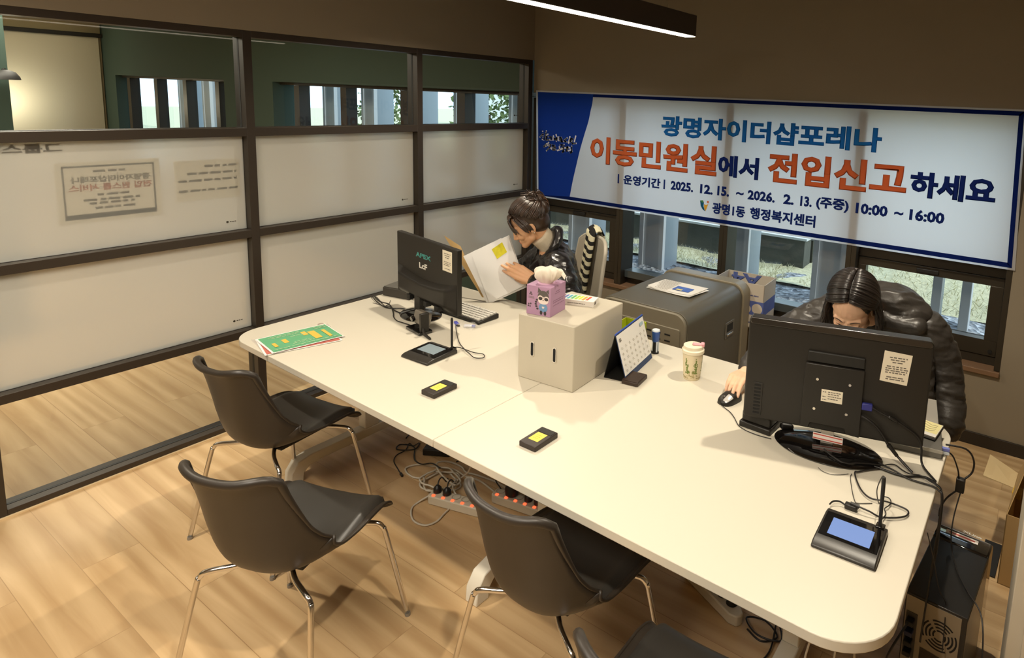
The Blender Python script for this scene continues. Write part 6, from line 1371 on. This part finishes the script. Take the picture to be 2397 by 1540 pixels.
def scarf(k):
    nu, nv = 10, 40; vs = []; uv = []
    for i in range(nv + 1):
        t = i / nv; s = t * 0.62
        if s < 0.36: y, z_ = -0.195 - 0.05 * min(1, (s / 0.36)) + 0.012, 0.64 + s
        elif s < 0.42: a = (s - 0.36) / 0.06 * PI; y, z_ = -0.258 + 0.026 * math.cos(a), 1.0 + 0.02 * math.sin(a)
        else: y, z_ = -0.290, 1.0 - (s - 0.42)
        for jn in range(nu + 1):
            w_ = jn / nu - 0.5; vs.append((0.070 - 0.050 * k + w_ * 0.060, y + (0.018 * (0.25 - w_ * w_) * 4 if s < 0.36 else 0.0) + 0.004 * k, z_ + 0.008 * math.sin(w_ * 5) + (0.014 * (0.25 - w_ * w_) * 4 if 0.33 < s < 0.45 else 0))); uv.append((jn / nu, t + 0.02 * k))
    fs = [(i * (nu + 1) + jn, i * (nu + 1) + jn + 1, (i + 1) * (nu + 1) + jn + 1, (i + 1) * (nu + 1) + jn) for i in range(nv) for jn in range(nu)]
    return vs, fs, uv
STP_ = stripe_mat()
for k in (0, 1):
    vs, fs, uv = scarf(k); me = bpy.data.meshes.new('fold'); me.from_pydata(vs, [], fs); ul = me.uv_layers.new()
    for lp_ in me.loops: ul.data[lp_.index].uv = uv[lp_.vertex_index]
    o = link('fold', me, STP_, scf, smooth=180); md = o.modifiers.new('t', 'SOLIDIFY'); md.thickness = 0.010

# ---- person bent over the right monitor
o2 = V((-0.47, 3.02, 0.0))
p2 = thing('person', 'person with long dark hair in a hooded charcoal puffer bending behind the big monitor', 'person', o2)
F2 = Frame((-0.570, 2.495, 1.088), (0.0, -0.743, -0.669), (0.04, -0.669, 0.743))
Cn = V((-0.525, 2.665, 1.005)); LS = V((-0.330, 2.745, 0.975)); RS = V((-0.715, 2.725, 0.965)); PV = V((-0.47, 3.06, 0.87))
RE = V((-0.885, 2.580, 0.845)); RW = V((-0.927, 2.318, 0.772)); LE = V((-0.235, 2.835, 0.765)); LW = V((-0.195, 2.735, 0.655))
b = MB(); head_shapes(b, F2)
b.caps(F2.p(-0.030, 0, -0.045), 0.046, Cn, 0.052); b.caps(Cn + V((0, 0.03, -0.02)), 0.080, V((-0.50, 2.86, 0.93)), 0.10); b.caps(V((-0.50, 2.86, 0.93)), 0.10, PV, 0.12)
for S_, E_, W_1 in ((LS, LE, LW), (RS, RE, RW)): b.caps(Cn + V((0, 0.02, -0.02)), 0.055, S_, 0.045); b.caps(S_, 0.043, E_, 0.034); b.caps(E_, 0.034, W_1, 0.024)
hand_shapes(b, RW, (0.08, -1.0, 0.16), (0.0, 0.18, 1.0), -1, thumb=(0.75, 0.75, -0.42), k=0.96, per=[(0.42, 0.42, 0.25), (0.40, 0.45, 0.25), (0.45, 0.5, 0.3), (0.5, 0.5, 0.3)])
hand_shapes(b, LW, (0.02, -0.55, -0.8), (0.7, -0.5, 0.4), 1, curl=(0.5, 0.6, 0.5), k=0.62)
for s in (0.085, -0.085):
    hip = PV + V((s, 0, -0.03)); kn = V((PV.x + s, 3.01, 0.46)); an = V((PV.x + s, 3.08, 0.07))
    b.caps(hip, 0.085, kn, 0.055); b.caps(kn, 0.055, an, 0.037); b.caps(an - V((0, -0.02, 0.035)), 0.034, an + V((0, -0.15, -0.04)), 0.028)
bo2 = body_obj('body', b, 0.0036, SKIN2, p2, 2, None, o2)
face_marks(p2, F2, bo2.data, o2, LIP2)
X2 = Matrix.Translation(-o2)
j = MB()
path = cr([Cn + V((0.0, 0.03, -0.03)), V((-0.50, 2.80, 0.94)), V((-0.485, 2.93, 0.90)), PV + V((0, 0.0, -0.02))], 10)
for i, p in enumerate(path):
    t = i / (len(path) - 1); pf = 0.97 + 0.04 * abs(math.sin(PI * t * 4)) ** 0.6; j.ell(p, (0.185 * pf, 0.07, 0.115 * pf), None, 22, 12)
j.caps(Cn + V((0, 0.03, -0.03)), 0.085, LS, 0.075); j.caps(Cn + V((0, 0.03, -0.03)), 0.085, RS, 0.075)
j.caps(V((-0.36, 2.70, 0.90)), 0.07, V((-0.285, 2.60, 0.66)), 0.035); j.caps(V((-0.62, 2.70, 0.90)), 0.07, V((-0.66, 2.62, 0.76)), 0.04)
sleeve(j, [RS, (RS + RE) / 2 + V((-0.02, 0, 0.0)), RE, (RE + RW) / 2 + V((-0.004, 0, 0)), RW + V((0.005, 0.045, 0.006))], 0.078, 0.042, 0.085, 0.05)
sleeve(j, [LS + V((0.0, 0, 0.0)), V((-0.275, 2.765, 0.88)), V((-0.238, 2.750, 0.77)), V((-0.212, 2.710, 0.685)), V((-0.202, 2.672, 0.625))], 0.078, 0.050, 0.074, 0.055)
body_obj('jacket', j, 0.007, NYM, p2, 2, lambda p: wr(0.006, 11, (1, 1, 1.6), True)(p) + wr(0.0035, 26, (0.6, 0.6, 2.0), True)(p), o2)
h = MB(); hc = V((-0.455, 2.735, 1.065))
h.ell(hc, (0.125, 0.10, 0.070), Matrix.Rotation(0.25, 3, 'Y'), 24, 14); h.ell(hc + V((0.055, 0.0, -0.03)), (0.085, 0.10, 0.06)); h.ell(hc + V((-0.02, -0.04, 0.015)), (0.10, 0.06, 0.052))
for k in range(4): h.caps(hc + V((-0.10 + 0.03 * k, -0.08, -0.03 - 0.01 * k)), 0.035, hc + V((0.10, -0.06 - 0.01 * k, -0.055)), 0.030)
body_obj('hood', h, 0.006, NYM, p2, 2, lambda p: wr(0.007, 12, (0.7, 1, 1.8), True)(p) + wr(0.003, 30, (0.6, 0.6, 1.8), True)(p), o2)
MB().tube([RW + V((0.004, 0.052, 0.007)), RW + V((0.002, 0.022, 0.003))], [0.040, 0.034], 20).xf(X2).build('cuff', M('dark_red_knit', '#4a2a2a', 0.8), p2, bevel=0.004)
tq = MB()
for s in (0.085, -0.085):
    hip = PV + V((s, 0, -0.03)); kn = V((PV.x + s, 3.01, 0.46)); an = V((PV.x + s, 3.08, 0.10)); tq.caps(hip, 0.10, kn, 0.072); tq.caps(kn, 0.072, an, 0.058)
body_obj('trousers', tq, 0.009, TROU, p2, 2, None, o2)
for s in (0.085, -0.085):
    MB().caps((s, 0.07, 0.04), 0.042, (s, -0.10, 0.035), 0.034).build('shoe', GASKET, p2, smooth=180)
R2 = F2.rot(); hcap = MB(); hcap.ell(F2.p(-0.022, 0, 0.040), (0.097, 0.083, 0.094), R2, 28, 18); hcap.ell(F2.p(-0.055, 0, -0.01), (0.065, 0.076, 0.085), R2, 24, 14)
hm2 = remesh(hcap, 0.005, 2)
def onh2(d, k=1.0):
    d = V(d).normalized(); r = V((0.102 * k, 0.088 * k, 0.100 * k)); t = 1.0 / math.sqrt((d.x / r.x) ** 2 + (d.y / r.y) ** 2 + (d.z / r.z) ** 2)
    return F2.p(-0.022 + d.x * t, d.y * t, 0.040 + d.z * t)
def long_hair(t, q, s):
    # parting runs from the forehead over the crown; strands fall to side s, then straight down
    pa = math.radians(44 + 106 * t); st = V((math.cos(pa), 0.02 * s + 0.05, math.sin(pa)))
    sd = V((0.30 - 1.25 * t + q.uniform(-.06, .06), s * 1.0, -0.10 - 0.25 * t)); k = q.uniform(0.99, 1.05)
    pts = [onh2(slerp(st, sd, i / 8), k + 0.05 * math.sin(PI * i / 8 * 0.8)) for i in range(9)]
    e = pts[-1]; out = V((s * 0.02, 0, 0)) ; L = q.uniform(0.15, 0.24); sp = F2.l * s
    for i in range(1, 6): pts.append(e + V((0, 0, -1)) * L * i / 5 + sp * (0.018 * math.sin(PI * i / 5 * 0.7)) + V((q.uniform(-.006, .006), q.uniform(-.006, .006), 0)) + V((0, 0.012 * i / 5, 0)))
    return pts
hs2 = MB()
for s in (-1, 1):
    ss = strandset(lambda t, q: long_hair(t, q, s), 190, 0.0048, 20 + s); hs2.add(ss.v, ss.f)
hair2 = join_me('hair', [(hm2, Matrix.Identity(4)), (hs2.mesh('s'), Matrix.Identity(4))]); hair2.transform(X2); link('hair', hair2, HAIRK, p2, smooth=180)
